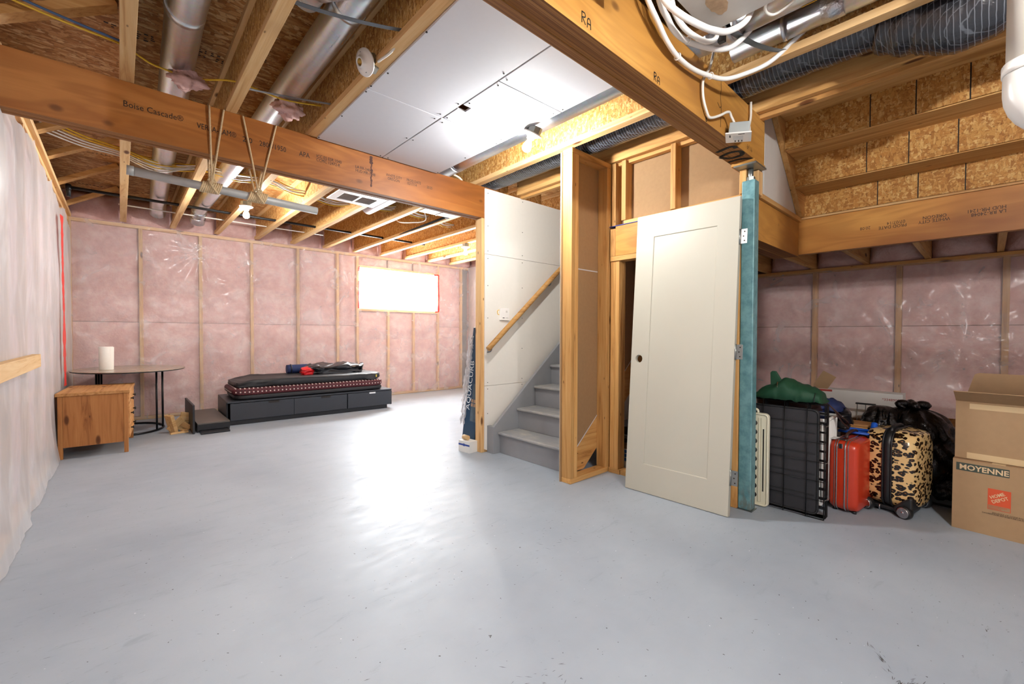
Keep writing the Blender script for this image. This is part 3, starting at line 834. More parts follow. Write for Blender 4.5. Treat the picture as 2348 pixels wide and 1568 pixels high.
# doubled trimmer joist beside the stair opening
tm = empty('trimmer_joist', (2.94, 1, JB), 'doubled plank trimmer joist beside the stair opening', 'joist')
box('plank', (2.895, 2.938, -3.5, 3.13, JB + 0.004, SUB - 0.002), M['aged_y'], tm, 0.003)
box('plank', (2.944, 2.988, -3.5, 3.13, JB - 0.02, SUB - 0.002), M['aged_y'], tm, 0.003)

# ------------------------------------------------------------------ lower stairs
NX, NZ, RUN, RISE = 2.575, 0.197, 0.232, 0.197
stl = empty('staircase', (2.6, 2.6, 0), 'grey painted wooden staircase rising beside the white wall', 'stairs')
SY0, SY1 = YP + 0.017, 3.03
for i in range(9):
    x = NX + RUN * i; z = NZ + RISE * i
    box('riser', (x + 0.025, x + 0.040, SY0, SY1, z - RISE + (0 if i else 0.001), z - 0.026), M['grey_paint'], stl)
    box('tread', (x, x + RUN + 0.026, SY0, SY1, z - 0.025, z), M['tread'], stl, 0.008)
sl = RISE / RUN
m = MB(); m.prism([(2.525, 0.0), (2.60, 0.0), (4.6, 2.0 * sl - 0.05), (4.6, 0.24 + (4.6 - 2.53) * sl), (2.545, 0.265), (2.525, 0.245)], 3.031, 3.066)
m.build('skirt_board', M['grey_paint'], stl, 0.004)
box('skirt_end', (2.523, 2.56, 3.0305, 3.126, 0.0, 0.25), M['grey_paint'], stl, 0.003)
m = MB(); m.prism([(2.62, 0.0), (2.72, 0.0), (4.5, 1.78 * sl), (4.5, 0.20 + 1.98 * sl), (2.52, 0.20), (2.52, 0.12)], YP + 0.0158, YP + 0.0165)
hr = empty('handrail', (3.0, 3.06, 1.0), 'slim natural wood handrail sloping up the stair wall', 'handrail')
d = Vector((1.01, 0, 0.852)).normalized()
p0 = Vector((2.478, 3.055, 0.965))
tube('rail', [p0, p0 + d * 2.6], 0.024, M['aged_x'], hr, 14)
for s_ in (0.06, 1.1, 2.2):
    q = p0 + d * s_
    tube('bracket', smoothpath([q + Vector((0, 0, -0.02)), q + Vector((0.0, 0.02, -0.06)), Vector((q.x, YA - 0.016, q.z - 0.07))], 5), 0.006, plain('grey_bracket', '7C7F86', 0.4, 0.6) if s_ == 0.06 else bpy.data.materials['grey_bracket'], hr, 8)
# the closet side stringer of the stairs
so = MB(); so.prism([(2.585, 0.042), (2.70, 0.042), (4.4, (4.4 - 2.70) * 0.855), (4.4, diag(4.4) + 0.09), (2.60, diag(2.60) + 0.09)], YP + 0.0005, YP + 0.0155)
so = so.build('stringer', M['aged_x'], stl, 0.003)

# ------------------------------------------------------------------ upper stairs seen from below
us = empty('upper_staircase', (3.6, 0.4, 2.0), 'underside of wooden upper stairs with strand board risers at upper right', 'stairs')
YU = 0.985
cuts = [1.0, 0.545, 0.335, 0.115, -0.2, -0.55, -0.95, -1.4]
for i in range(4):
    x = XH - 0.25 * i; z0 = 2.019 + 0.205 * i - (0.0 if i == 0 else 0.024)
    z1 = 2.019 + 0.205 * (i + 1) - 0.03
    for a, b in zip(cuts[1:], cuts[:-1]):
        sh = 0.03 * math.sin(i * 2.1)
        box('riser_panel', (x, x + 0.015, a + 0.003 + (sh if a != cuts[-1] else 0), min(b - 0.003 + (sh if b != 1.0 else 0), YU), z0, z1), M['osb_riser'], us)
        box('riser_seam', (x + 0.004, x + 0.013, a - 0.004 + sh, a + 0.004 + sh, z0, z1), M['black_ink'], us)
    if i < 3:
        zt = 2.019 + 0.205 * (i + 1) - 0.03
        box('tread', (x - 0.235, x + 0.02, -1.4, YU, zt, zt + 0.03), M['aged_y'], us, 0.003)
m = MB(); m.prism([(3.985, 2.02), (3.93, 2.02), (3.30, 2.60), (3.10, 2.80), (3.26, 2.80), (3.26, 2.64), (3.51, 2.64), (3.51, 2.435), (3.76, 2.435), (3.76, 2.23), (3.995, 2.23), (3.995, 2.02)], YU + 0.001, YU + 0.037)
m.build('stringer', M['aged_x'], us, 0.002)
box('sole_board', (3.075, 3.975, 1.0, 1.19, 1.986, 2.0185), M['aged_x'], us, 0.003)
gp = MB(); gp.prism([(3.20, 2.02), (3.925, 2.02), (3.36, 2.60), (3.20, 2.60)], YU + 0.039, YU + 0.054)
tag(gp.build('gypsum_offcut', M['dw_grey'], None, 0.001), 'pale grey gypsum piece with a sloped edge beside the upper stair stringer', 'gypsum board')

# ------------------------------------------------------------------ teal steel post
M['teal'] = None
t = NT('teal_steel_paint'); a = t.noise(t.co((6, 6, 6)), 3, 5, 0.65)
sep = t.n('ShaderNodeSeparateXYZ'); t.set(sep.inputs[0], t.co(rnd=False))
wear = t.math('MULTIPLY', t.ramp(t.noise(t.co((8, 8, 4)), 4, 4), [(0.45, 0.0), (0.6, 0.8)]), t.ramp(sep.outputs[2], [(0.0, 1.0), (0.16, 0.15), (0.3, 0.0)]))
c = t.mix(wear, t.ramp(a, [(0.35, '56858B'), (0.6, '74A2A8')]), '6E6A5C')
M['teal'] = t.fin(c, 0.42, 0.1, 0.5)
M['steel'] = plain('grey_steel', '8D9290', 0.35, 0.8)
tp = empty('steel_post', (2.93, 1.01, 0), 'teal painted square steel jack post under the golden beam', 'post')
box('tube', (2.893, 2.969, 0.978, 1.054, 0.004, 2.06), M['teal'], tp, 0.006)
box('foot_plate', (2.885, 2.977, 0.970, 1.062, 0.0, 0.004), M['steel'], tp)
m = MB().lathe([(0.016, 2.06), (0.016, 2.138)], 12, Matrix.Translation((2.931, 1.016, 0))); m.lathe([(0.026, 2.062), (0.026, 2.085)], 6, Matrix.Translation((2.931, 1.016, 0)), False)
m.build('jack_screw', M['steel'], tp)
box('bearing_plate', (2.84, 3.02, 0.955, 1.085, 2.138, 2.148), M['steel'], tp)
box('shim_board', (2.845, 3.025, 0.965, 1.10, 2.149, 2.1675), M['lvl_gold'], tp)
# ------------------------------------------------------------------ ducts, pipes and wires
def mat_galv(name, ax):
    t = NT(name)
    a = t.noise(t.co(axis_scale(ax, 0.6, 9)), 1.5, 4, 0.6)
    b = t.vor(t.co((1, 1, 1)), 60, out='Color')
    c = t.mix(0.06, t.ramp(a, [(0.3, 'C4C8CC'), (0.7, 'E6E9EC')]), b)
    t.bump(a, 0.12, 0.01)
    return t.fin(c, t.ramp(a, [(0.3, 0.26), (0.7, 0.42)]), 1.0)
M['galv'] = mat_galv('galvanised_steel', 'y')
M['strap'] = plain('perforated_strap_steel', '6F757A', 0.45, 0.8)
M['foil'] = plain('crumpled_foil_tape', 'C9CCD0', 0.28, 1.0, bump=0.9, scale=40)
def mat_flex():
    t = NT('black_flex_duct')
    w = t.n('ShaderNodeTexWave', wave_type='BANDS', bands_direction='Y'); t.set(w.inputs['Vector'], t.co(rnd=False))
    w.inputs['Scale'].default_value = 16.0; w.inputs['Distortion'].default_value = 1.0; w.inputs['Detail'].default_value = 2
    w2 = t.n('ShaderNodeTexWave', wave_type='BANDS', bands_direction='DIAGONAL'); t.set(w2.inputs['Vector'], t.co((1, 0.4, 1), rnd=False))
    w2.inputs['Scale'].default_value = 20.0; w2.inputs['Distortion'].default_value = 2.5
    l = t.math('MAXIMUM', t.ramp(w.outputs['Fac'], [(0.93, 0.0), (0.98, 1.0)]), t.math('MULTIPLY', t.ramp(w2.outputs['Fac'], [(0.95, 0.0), (0.99, 1.0)]), 0.6))
    c = t.mix(t.math('MULTIPLY', l, 0.55), lin('2B2C31'), lin('8D949C'))
    n_ = t.noise(t.co((1, 1, 1), rnd=False), 22, 5)
    t.bump(t.math('ADD', n_, t.math('MULTIPLY', w.outputs['Fac'], 0.12)), 0.5, 0.012)
    return t.fin(c, 0.27, 0.0, 0.8)
M['flex'] = mat_flex()
M['pex'] = plain('white_plastic_hose', 'F1F0EC', 0.3, var=0.01)
M['pvc'] = plain('pale_grey_pipe', 'C9C4BA', 0.35, var=0.03)
M['white_cable'] = plain('white_cable', 'E9E6DC', 0.45, var=0.03)
M['yellow_cable'] = plain('yellow_cable', 'E0B52A', 0.45, var=0.03)
M['blue_cable'] = plain('blue_grey_cable', '3E5A80', 0.45, var=0.03)
M['black_pipe'] = plain('black_gas_pipe', '1B1C1E', 0.45, 0.3, var=0.05)
M['porcelain'] = plain('white_porcelain', 'F2EFEA', 0.25, var=0.01)
M['black_plastic'] = plain('black_plastic', '1D1E20', 0.42, var=0.08)
M['brass'] = plain('brass_shell', 'A98A4A', 0.3, 1.0)

def duct(name, label, pts, r, mat='galv', seams=(), n=28, cat='duct'):
    root = empty(name, pts[0], label, cat)
    tube('pipe', pts, r, M[mat], root, n)
    for (p, q) in seams:   # crimped joint collars
        tube('joint_collar', [p, q], r + 0.003, M[mat], root, n)
    return root
duct('round_duct', 'silver round duct at upper left with a pink wool tuft, between first two joists', [(0.235, -2.0, 2.625), (0.245, 2.6, 2.625), (0.30, 5.0, 2.625), (0.345, 6.55, 2.625), (0.35, 6.72, 2.60), (0.35, 6.80, 2.55)], 0.078,
     seams=[((0.2425, 2.55, 2.625), (0.243, 2.59, 2.625)), ((0.30, 5.0, 2.625), (0.301, 5.03, 2.625))])
duct('round_duct', 'silver round duct between second and third joists ending in a banded collar', [(0.80, -2.0, 2.62), (0.80, 2.2, 2.62), (0.77, 4.6, 2.62), (0.735, 6.45, 2.62), (0.73, 6.58, 2.56), (0.725, 6.66, 2.48)], 0.076,
     seams=[((0.80, 2.0, 2.62), (0.80, 2.03, 2.62)), ((0.733, 6.50, 2.60), (0.732, 6.53, 2.587)), ((0.728, 6.60, 2.545), (0.727, 6.63, 2.52))])
duct('duct_elbow', 'short silver duct elbow with foil tape at the top beside the second joist', smoothpath([(0.64, 2.12, 2.64), (0.645, 2.02, 2.63), (0.67, 1.92, 2.60), (0.71, 1.80, 2.56)], 4), 0.066,
     seams=[((0.64, 2.10, 2.64), (0.641, 2.075, 2.638))])
o = tube('foil_wrap', smoothpath([(0.655, 1.975, 2.62), (0.675, 1.905, 2.598)], 3), 0.069, M['foil'], bpy.data.objects['duct_elbow'], 20)
duct('duct_elbow', 'ribbed silver flexible duct stub peeking in at the top left of second joist', [(0.46, 1.95, 2.66), (0.455, 2.16, 2.66)], 0.055, seams=[((0.457, 2.0 + 0.03 * i, 2.66), (0.457, 2.012 + 0.03 * i, 2.66)) for i in range(5)])
duct('round_duct', 'silver round duct beside the white ceiling sheets, passing over the stairs lamp', [(2.205, 0.84, 2.615), (2.205, 3.35, 2.615), (2.205, 5.0, 2.615)], 0.088, seams=[((2.205, 3.14, 2.615), (2.205, 3.17, 2.615)), ((2.205, 0.85, 2.615), (2.205, 0.88, 2.615))])
duct('round_duct', 'large silver duct section with a yellow label near the golden beam', [(2.10, 0.10, 2.555), (2.10, 0.80, 2.555)], 0.085, seams=[((2.10, 0.775, 2.555), (2.10, 0.80, 2.555))])
o = bpy.data.objects['round_duct.003']
lab = MB(); lab.grid(lambda u, v: (2.10 + 0.0862 * math.sin(0.3 + 0.9 * u), 0.42 + 0.13 * v, 2.555 - 0.0862 * math.cos(0.3 + 0.9 * u)), 8, 1); lab.build('yellow_label', plain('yellow_label', 'E8B81C', 0.5), o, fix=False)
lab = MB(); lab.grid(lambda u, v: (2.10 + 0.0868 * math.sin(0.45 + 0.5 * u), 0.435 + 0.07 * v, 2.555 - 0.0868 * math.cos(0.45 + 0.5 * u)), 8, 1); lab.build('label_print', M['black_ink'], o, fix=False)
duct('round_duct', 'slim silver duct with a foil taped joint running beside the labelled duct', [(2.335, -2.0, 2.545), (2.335, 0.90, 2.545)], 0.052, seams=[((2.335, 0.66, 2.545), (2.335, 0.68, 2.545))])
tube('foil_wrap', [(2.335, 0.44, 2.545), (2.335, 0.52, 2.545)], 0.054, M['foil'], bpy.data.objects['round_duct.004'], 20)
tube('foil_wrap', [(2.205, 0.90, 2.615), (2.205, 1.0, 2.615)], 0.091, M['foil'], bpy.data.objects['round_duct.002'], 20)
# insulated flexible duct over the stairs
fp = [(2.665, 3.35, 2.60), (2.66, 2.6, 2.595), (2.66, 1.8, 2.59), (2.66, 1.1, 2.585), (2.665, 0.6, 2.585), (2.68, 0.22, 2.58)]
P_ = smoothpath(fp, 16)
rr = [0.118 + 0.006 * fbm(i * 0.5, 3.3) for i in range(len(P_))]
fr = empty('flexible_duct', (2.66, 1.2, 2.46), 'black net-covered flexible duct running over the stairs beside the plank trimmer', 'duct')
tube('sleeve', P_, rr, M['flex'], fr, 28)
P_ = smoothpath([(2.66, 0.34, 2.56), (2.66, 0.20, 2.50), (2.66, 0.09, 2.455), (2.64, -0.04, 2.50), (2.62, -0.18, 2.56), (2.60, -0.6, 2.58)], 8)
rr = [0.135 + 0.012 * fbm(i * 0.45, 8.3) for i in range(len(P_))]
tube('sagging_elbow', P_, rr, M['flex'], fr, 28)
# hanger straps under the ducts
def strap(label, a, b, wd, sag=0.0, nrm=(0, 1, 0)):
    a, b = Vector(a), Vector(b); m = MB(); nrm = Vector(nrm); vs = []
    N_ = 12
    for i in range(N_ + 1):
        t_ = i / N_; p = a.lerp(b, t_) - Vector((0, 0, sag * 4 * t_ * (1 - t_)))
        vs += [p - nrm * wd / 2, p + nrm * wd / 2]
    m.add(vs, [(2 * i, 2 * i + 1, 2 * i + 3, 2 * i + 2) for i in range(N_)])
    return tag(m.build('hanger_strap', M['strap'], solid=0.0015), label, 'strap', 'duct hanger straps')
strap('grey metal hanger strap crossing the top centre below the silver duct', (0.548, 1.98, 2.49), (0.985, 1.83, 2.497), 0.026, 0.012)
strap('grey metal hanger strap below the silver duct just in front of the brown beam', (0.55, 2.84, 2.485), (0.96, 2.71, 2.495), 0.022, 0.004)
strap('grey metal strap slung under the big labelled duct at upper right', (2.06, 0.80, 2.47), (2.39, 0.69, 2.475), 0.03, 0.02)
def tuft(label, c, s):
    m = MB(); N_, K_ = 18, 12
    def fn(u, v):
        th, ph = 2 * PI * u, PI * v
        X_, Y_, Z_ = math.sin(ph) * math.cos(th), math.sin(ph) * math.sin(th), math.cos(ph)
        r = 1 + 0.5 * fbm(X_ * 1.3 + c[0] * 9, Y_ * 1.3, Z_ * 1.3) + 0.22 * fbm(X_ * 4, Y_ * 4 + c[1], Z_ * 4)
        return (c[0] + s[0] * r * math.sin(ph) * math.cos(th), c[1] + s[1] * r * math.sin(ph) * math.sin(th), c[2] + s[2] * r * math.cos(ph))
    m.grid(fn, 40, 24)
    return tag(m.build('wool_tuft', M['pink'], fix=False), label, 'insulation', 'loose pink wool tufts')
tuft('torn pink wool tuft hanging on the leftmost silver duct', (0.285, 3.05, 2.525), (0.085, 0.05, 0.055))
tuft('crumpled pink wool tuft stuffed by the brown beam under the second silver duct', (0.80, 2.98, 2.52), (0.075, 0.045, 0.06))

# lampholders -----------------------------------------------------------
def bulb_mat(power, col=(1, 0.99, 0.975)):
    em = NT('glowing_bulb'); em.fin('FFFFFF', 0.3); em.set(em.b.inputs['Emission Color'], col + (1,))
    em.b.inputs['Emission Strength'].default_value = power / (PI * 0.0150)
    return em.m
def lampholder(label, M0, lit, box_=True):
    r = empty('lampholder', M0.translation, label, 'lamp holder', 'bare bulb lampholders')
    if box_:
        m = MB().lathe([(0.048, 0.0), (0.05, 0.004), (0.05, 0.04)], 8, M0, False); m.build('junction_box', M['steel'], r)
    m = MB().lathe([(0.0, -0.001), (0.060, -0.001), (0.064, -0.006), (0.062, -0.012), (0.045, -0.020), (0.026, -0.030), (0.024, -0.044), (0.019, -0.046), (0.018, -0.022), (0.0, -0.020)], 28, M0); m.build('socket_dish', M['porcelain'], r)
    m = MB().lathe([(0.0165, -0.022), (0.0165, -0.042), (0.0150, -0.042), (0.0145, -0.024), (0.0, -0.023)], 16, M0); m.build('socket_shell', M['brass'], r)
    for s_ in (-1, 1):
        MB().lathe([(0.0, -0.0165), (0.005, -0.0165), (0.006, -0.012)], 8, M0 @ Matrix.Translation((s_ * 0.043, 0.0, -0.004))).build('mounting_screw', M['steel'], r)
    if lit:
        m = MB().lathe([(0.013, -0.040), (0.014, -0.055), (0.026, -0.080), (0.030, -0.098), (0.026, -0.116), (0.014, -0.126), (0.0, -0.129)], 20, M0)
        m.build('bulb', bulb_mat(lit), r)
    return r
lampholder('white porcelain lampholder with a lit bulb under the joist near the hanging pipe', Matrix.Translation((0.975, 5.16, JB - 0.042)), 80)
lampholder('white porcelain lampholder with a lit bulb above the stair foot', Matrix.Translation((2.02, 2.03, JB - 0.03)) @ Vector((0.08, -0.5, 0.86)).to_track_quat('Z', 'X').to_matrix().to_4x4(), 90)
lampholder('white porcelain lampholder with a lit bulb hidden behind the stair wall', Matrix.Translation((3.856, 5.30, JB - 0.042)), 95)
lampholder('white porcelain lampholder with a lit bulb on a joist to the right of the viewer', Matrix.Translation((0.994, -0.75, JB - 0.042)), 120)
lampholder('added unseen lampholder with a lit bulb behind the viewer', Matrix.Translation((0.04, -1.3, JB - 0.042)), 120)  # unseen bulb, added to brighten the left floor and wall
Ms = Matrix.Translation((0.935, 2.135, 2.47)) @ Vector((0.9, 0.2, 0.38)).to_track_quat('Z', 'X').to_matrix().to_4x4()
sk = lampholder('empty white porcelain lampholder tilted on the joist beside the white ceiling sheets', Ms, False)
tube('feed_cable', smoothpath([(0.975, 2.10, 2.47), (0.965, 2.03, 2.45), (0.975, 1.94, 2.45), (0.985, 1.89, 2.48)], 5), 0.006, M['white_cable'], sk, 8)

# hanging pipe on ropes --------------------------------------------------
M['grey_pipe'] = plain('weathered_grey_pipe', 'A2A29F', 0.5, 0.2, var=0.08)
M['rope'] = plain('braided_tan_rope', 'C9B089', 0.85, var=0.12, scale=120, bump=0.6)
pp = empty('hanging_pipe', (0.53, 3.19, 1.98), 'grey steel pipe hanging level from ropes below the brown beam', 'pipe')
tube('pipe', [(0.035, 3.19, 1.995), (1.035, 3.19, 1.962)], 0.0245, M['grey_pipe'], pp, 20)
tube('coupling', [(0.034, 3.19, 1.9953), (0.065, 3.19, 1.9942)], 0.0262, M['grey_pipe'], pp, 20)
def rope(label, xt0, xt1, xb, zb):
    r = empty('rope_sling', (xb, 3.19, zb), label, 'rope', 'rope slings over the brown beam')
    for xt in (xt0, xt1):
        tube('rope_strand', smoothpath([(xb, 3.15, zb + 0.01), (xt * 0.5 + xb * 0.5, 3.137, 2.22), (xt, 3.134, 2.452)], 5), 0.0055, M['rope'], r, 8)
        tube('rope_strand', smoothpath([(xb, 3.225, zb + 0.01), (xt * 0.5 + xb * 0.5, 3.248, 2.22), (xt, 3.25, 2.452)], 5), 0.0055, M['rope'], r, 8)
    wr_ = []
    for i in range(80):
        a = 2 * PI * i / 8; wr_.append((xb - 0.05 + 0.10 * i / 79 + 0.012 * math.sin(a), 3.19 + 0.030 * math.cos(a), zb + 0.030 * math.sin(a)))
    tube('rope_knot', smoothpath(wr_, 3), 0.0055, M['rope'], r, 8)
    tube('rope_knot', smoothpath([(xb - 0.02, 3.155, zb + 0.03), (xb + 0.0, 3.15, zb + 0.055), (xb + 0.02, 3.16, zb + 0.03), (xb - 0.01, 3.15, zb + 0.02), (xb + 0.03, 3.15, zb - 0.04)], 4), 0.0055, M['rope'], r, 8)
    return r
rope('tan rope sling tied round the left half of the hanging pipe', 0.405, 0.478, 0.417, 1.984)
rope('tan rope sling tied round the middle of the hanging pipe', 0.578, 0.765, 0.665, 1.976)

# gas pipes and cables in the back joists ---------------------------------
gpz = 2.52
g = empty('gas_pipe', (1.5, 6.05, gpz), 'black gas pipe running across the back joists with a branch', 'pipe')
tube('main_run', [(-0.36, 6.05, gpz), (3.6, 6.05, gpz)], 0.015, M['black_pipe'], g, 12)
tube('branch_run', [(2.90, 6.05, gpz - 0.05), (2.88, 5.3, gpz - 0.045), (2.86, 4.3, gpz - 0.04)], 0.013, M['black_pipe'], g, 12)
tube('riser', [(-0.36, 6.05, gpz - 0.09), (-0.36, 6.05, gpz + 0.03)], 0.017, M['black_pipe'], g, 12)
for p in ((-0.36, 6.05, gpz), (2.90, 6.05, gpz - 0.03), (2.86, 4.3, gpz - 0.04)):
    MB().lathe([(0.021, -0.025), (0.023, -0.02), (0.023, 0.02), (0.021, 0.025)], 12, Matrix.Translation(p)).build('fitting', M['black_pipe'], g)
tag(tube('water_pipe', [(0.0, 6.52, 2.53), (2.2, 6.52, 2.53)], 0.008, M['white_cable'], None, 8), 'thin white pipe running below the black gas pipe at the back', 'pipe')
def cable(label, pts, mat, r=0.005, sub=5, group=None):
    return tag(tube('cable', smoothpath(pts, sub), r, M[mat], None, 8), label, 'cable', group)
for i in range(9):
    o_ = random.uniform(-0.05, 0.05); mt = 'yellow_cable' if i % 3 == 0 else 'white_cable'
    z = 2.60 + random.uniform(-0.03, 0.04)
    pts = [(-0.35 + 0.477 * k * 0.5, 4.85 + o_ + 0.03 * math.sin(k * 1.7 + i) + (0.1 * math.sin(k * 0.9)), z - (0.03 if k % 2 else 0.0) - 0.01 * random.random()) for k in range(2, 17)]
    cable(f'{"yellow" if i % 3 == 0 else "white"} cable in the bundle crossing the back joists above the hanging pipe', pts, mt, 0.005, 3, 'yellow cables in the back bundle' if i % 3 == 0 else 'white cables in the back bundle')
for i in range(5):
    mt = 'yellow_cable' if i < 2 else 'white_cable'
    d_ = 0.02 * i
    cable(['upper yellow cable fanning from the left wall plate behind the beam', 'lower yellow cable fanning from the left wall plate behind the beam', 'topmost white cable fanning from the left wall plate', 'middle white cable fanning from the left wall plate', 'lowest white cable fanning from the left wall plate'][i],
          [(-0.40, 4.40 + d_, 2.60 - d_), (-0.2, 4.55 + d_, 2.57 - d_ * 0.7), (0.03, 4.72 + d_, 2.585 - d_ * 0.5), (0.25, 4.8, 2.56 - d_), (0.52, 4.85, 2.60)], mt, 0.0055)
cable('yellow cable running diagonally across the top left corner', [(-0.42, 2.88, 2.565), (-0.334, 2.90, 2.56), (-0.176, 2.93, 2.555), (0.013, 2.97, 2.56), (0.086, 3.01, 2.55), (0.162, 3.04, 2.54), (0.335, 3.05, 2.545), (0.51, 2.96, 2.56), (0.75, 2.93, 2.535), (0.97, 2.90, 2.56)], 'yellow_cable', 0.005)
cable('blue cable running diagonally across the top left corner', [(-0.42, 2.865, 2.58), (-0.32, 2.885, 2.572), (-0.175, 2.912, 2.565), (0.013, 2.95, 2.565), (0.06, 2.98, 2.58)], 'blue_cable', 0.006)
cable('looped white cable hanging below the back joists', [(2.60, 5.1, 2.60), (2.55, 4.9, 2.48), (2.60, 4.7, 2.44), (2.72, 4.55, 2.46), (2.62, 4.45, 2.58)], 'white_cable', 0.006)
cable('white cable curling down behind the right end of the brown beam', [(2.15, 3.4, 2.62), (2.33, 3.30, 2.54), (2.36, 3.28, 2.46)], 'white_cable', 0.009)
# ceiling registers
vr = empty('ceiling_register', (1.78, 4.26, JB), 'white two-panel ceiling register behind the brown beam', 'vent')
m = MB()
for b in ((1.53, 2.01, 4.09, 4.16), (1.53, 2.01, 4.37, 4.44), (1.53, 1.60, 4.16, 4.37), (1.94, 2.01, 4.16, 4.37), (1.76, 1.78, 4.16, 4.37)):
    m.box(*b, JB - 0.012, JB - 0.001)
m.build('frame', M['porcelain'], vr, 0.002)
for i in range(10):
    for x0, x1 in ((1.60, 1.76), (1.78, 1.94)):
        Mx = Matrix.Translation(((x0 + x1) / 2, 4.17 + 0.021 * i, JB - 0.006)) @ Matrix.Rotation(0.7, 4, 'X')
        MB().box(-(x1 - x0) / 2, (x1 - x0) / 2, -0.007, 0.007, -0.0008, 0.0008, Mx).build('louvre', plain('grey_louvre', 'B9BCBE', 0.4) if not bpy.data.materials.get('grey_louvre') else bpy.data.materials['grey_louvre'], vr)
vp = empty('sheet_metal_duct', (2.67, 4.2, JB), 'silver sheet metal duct panel behind the right end of the brown beam', 'duct')
box('sheet', (2.45, 2.88, 4.10, 4.24, JB - 0.006, JB - 0.001), M['galv'], vp)
box('seam', (2.66, 2.675, 4.10, 4.24, JB - 0.012, JB - 0.0062), M['galv'], vp)

# hoses and wires on the golden beam ---------------------------------------
hose = lambda label, pts, r=0.0105: tag(tube('plastic_hose', smoothpath(pts, 7), r, M['pex'], None, 12), label, 'hose', 'white hoses by the golden beam')
hose('long white hose sagging lowest across the golden beam and under the strap', [(1.40, 0.93, 2.60), (1.53, 0.92, 2.43), (1.63, 0.92, 2.365), (1.72, 0.93, 2.335), (1.83, 0.94, 2.325), (1.97, 0.94, 2.33), (2.10, 0.925, 2.345), (2.22, 0.89, 2.36), (2.30, 0.82, 2.39), (2.36, 0.74, 2.43), (2.40, 0.66, 2.50), (2.42, 0.52, 2.60)])
hose('middle white hose curving up behind the strap', [(1.50, 0.90, 2.60), (1.60, 0.90, 2.43), (1.665, 0.90, 2.39), (1.72, 0.90, 2.366), (1.815, 0.90, 2.37), (1.93, 0.88, 2.385), (2.04, 0.84, 2.40), (2.10, 0.80, 2.43), (2.14, 0.74, 2.50), (2.15, 0.66, 2.60)], 0.012)
hose('innermost white hose ending at the black clip', [(1.60, 0.88, 2.62), (1.66, 0.88, 2.45), (1.70, 0.88, 2.405), (1.76, 0.87, 2.375), (1.85, 0.86, 2.375), (1.93, 0.85, 2.39), (1.98, 0.83, 2.43), (2.0, 0.80, 2.55)], 0.011)
hose('short thick white hose along the edge of the near ceiling sheet', [(1.55, 0.885, 2.50), (1.58, 0.872, 2.41), (1.64, 0.835, 2.36), (1.74, 0.80, 2.345), (1.83, 0.785, 2.36), (1.92, 0.76, 2.385), (1.985, 0.71, 2.44), (2.0, 0.68, 2.55)], 0.013)
for i, (q, q2) in enumerate((((1.83, 0.94, 2.325), (1, 0, 0.05)), ((2.12, 0.92, 2.348), (1, -0.2, 0.1)), ((1.83, 0.895, 2.372), (1, 0, 0.05)))):
    q = Vector(q); d_ = Vector(q2).normalized(); s_ = d_.cross(Vector((0, 0, 1))).normalized(); u_ = s_.cross(d_)
    tag(MB().tube([q + (s_ * math.cos(a) + u_ * math.sin(a)) * 0.0145 for a in [2 * PI * k / 14 for k in range(14)]], 0.0022, 6, closed=True).build('hose_clip', M['pex']),
        ['plastic clip at the left of the lowest white hose', 'plastic clip at the bottom of the lowest white hose', 'plastic clip on the middle white hose'][i], 'clip')
tag(MB().box(1.975, 2.0, 0.80, 0.83, 2.395, 2.44).build('pipe_clip', M['black_plastic'], None, 0.003), 'small black clip between the hoses and the near ceiling sheet', 'clip')
cable('thin looped white cable on the large duct at top right', [(1.94, 0.55, 2.50), (1.955, 0.62, 2.455), (2.0, 0.645, 2.448), (2.05, 0.63, 2.448), (2.05, 0.58, 2.455), (2.03, 0.52, 2.47), (2.02, 0.46, 2.52)], 'white_cable', 0.006)
bp_ = empty('black_drain_stub', (1.27, 0.88, 2.2), 'black pipe stub with a yellow mark above the golden beam', 'pipe')
tube('stub', smoothpath([(1.27, 0.885, 2.62), (1.27, 0.88, 2.40), (1.275, 0.875, 2.30)], 5), 0.04, M['black_plastic'], bp_, 18)
tube('yellow_band', [(1.2742, 0.876, 2.335), (1.2747, 0.8755, 2.328)], 0.0405, M['yellow_cable'], bp_, 18)
# white control box hung under the golden beam
cb = empty('control_box', (2.46, 0.93, 2.14), 'small square grey electrical box with white faceplate hung under the golden beam', 'electrical box')
Mx = Matrix.Translation((2.455, 0.915, 2.155)) @ Matrix.Rotation(0.35, 4, 'Z') @ Matrix.Rotation(0.12, 4, 'X')
MB().box(-0.048, 0.048, -0.048, 0.048, 0.004, 0.062, Mx).build('box', plain('pale_zinc_box', 'A9B2B2', 0.4, 0.5), cb, 0.003)
MB().box(-0.062, 0.062, -0.062, 0.062, -0.003, 0.004, Mx).build('faceplate', M['porcelain'], cb, 0.002)
MB().box(-0.024, 0.024, -0.024, 0.024, -0.0042, -0.0031, Mx).build('window', plain('pale_grey_window', 'D0D4D6', 0.3), cb)
m = MB()
for i in range(3): m.box(0.03, 0.052, -0.02 + 0.016 * i, -0.015 + 0.016 * i, -0.0036, -0.0031, Mx)
m.box(-0.04, -0.01, 0.036, 0.042, -0.0036, -0.0031, Mx); m.box(-0.05, -0.044, -0.03, 0.0, -0.0036, -0.0031, Mx)
m.build('dial_print', M['black_ink'], cb)
m = MB(); m.box(-0.040, 0.040, -0.0495, -0.0485, 0.012, 0.05, Mx); m.build('wiring_label', plain('paper_label', 'E4E4DE', 0.6), cb)
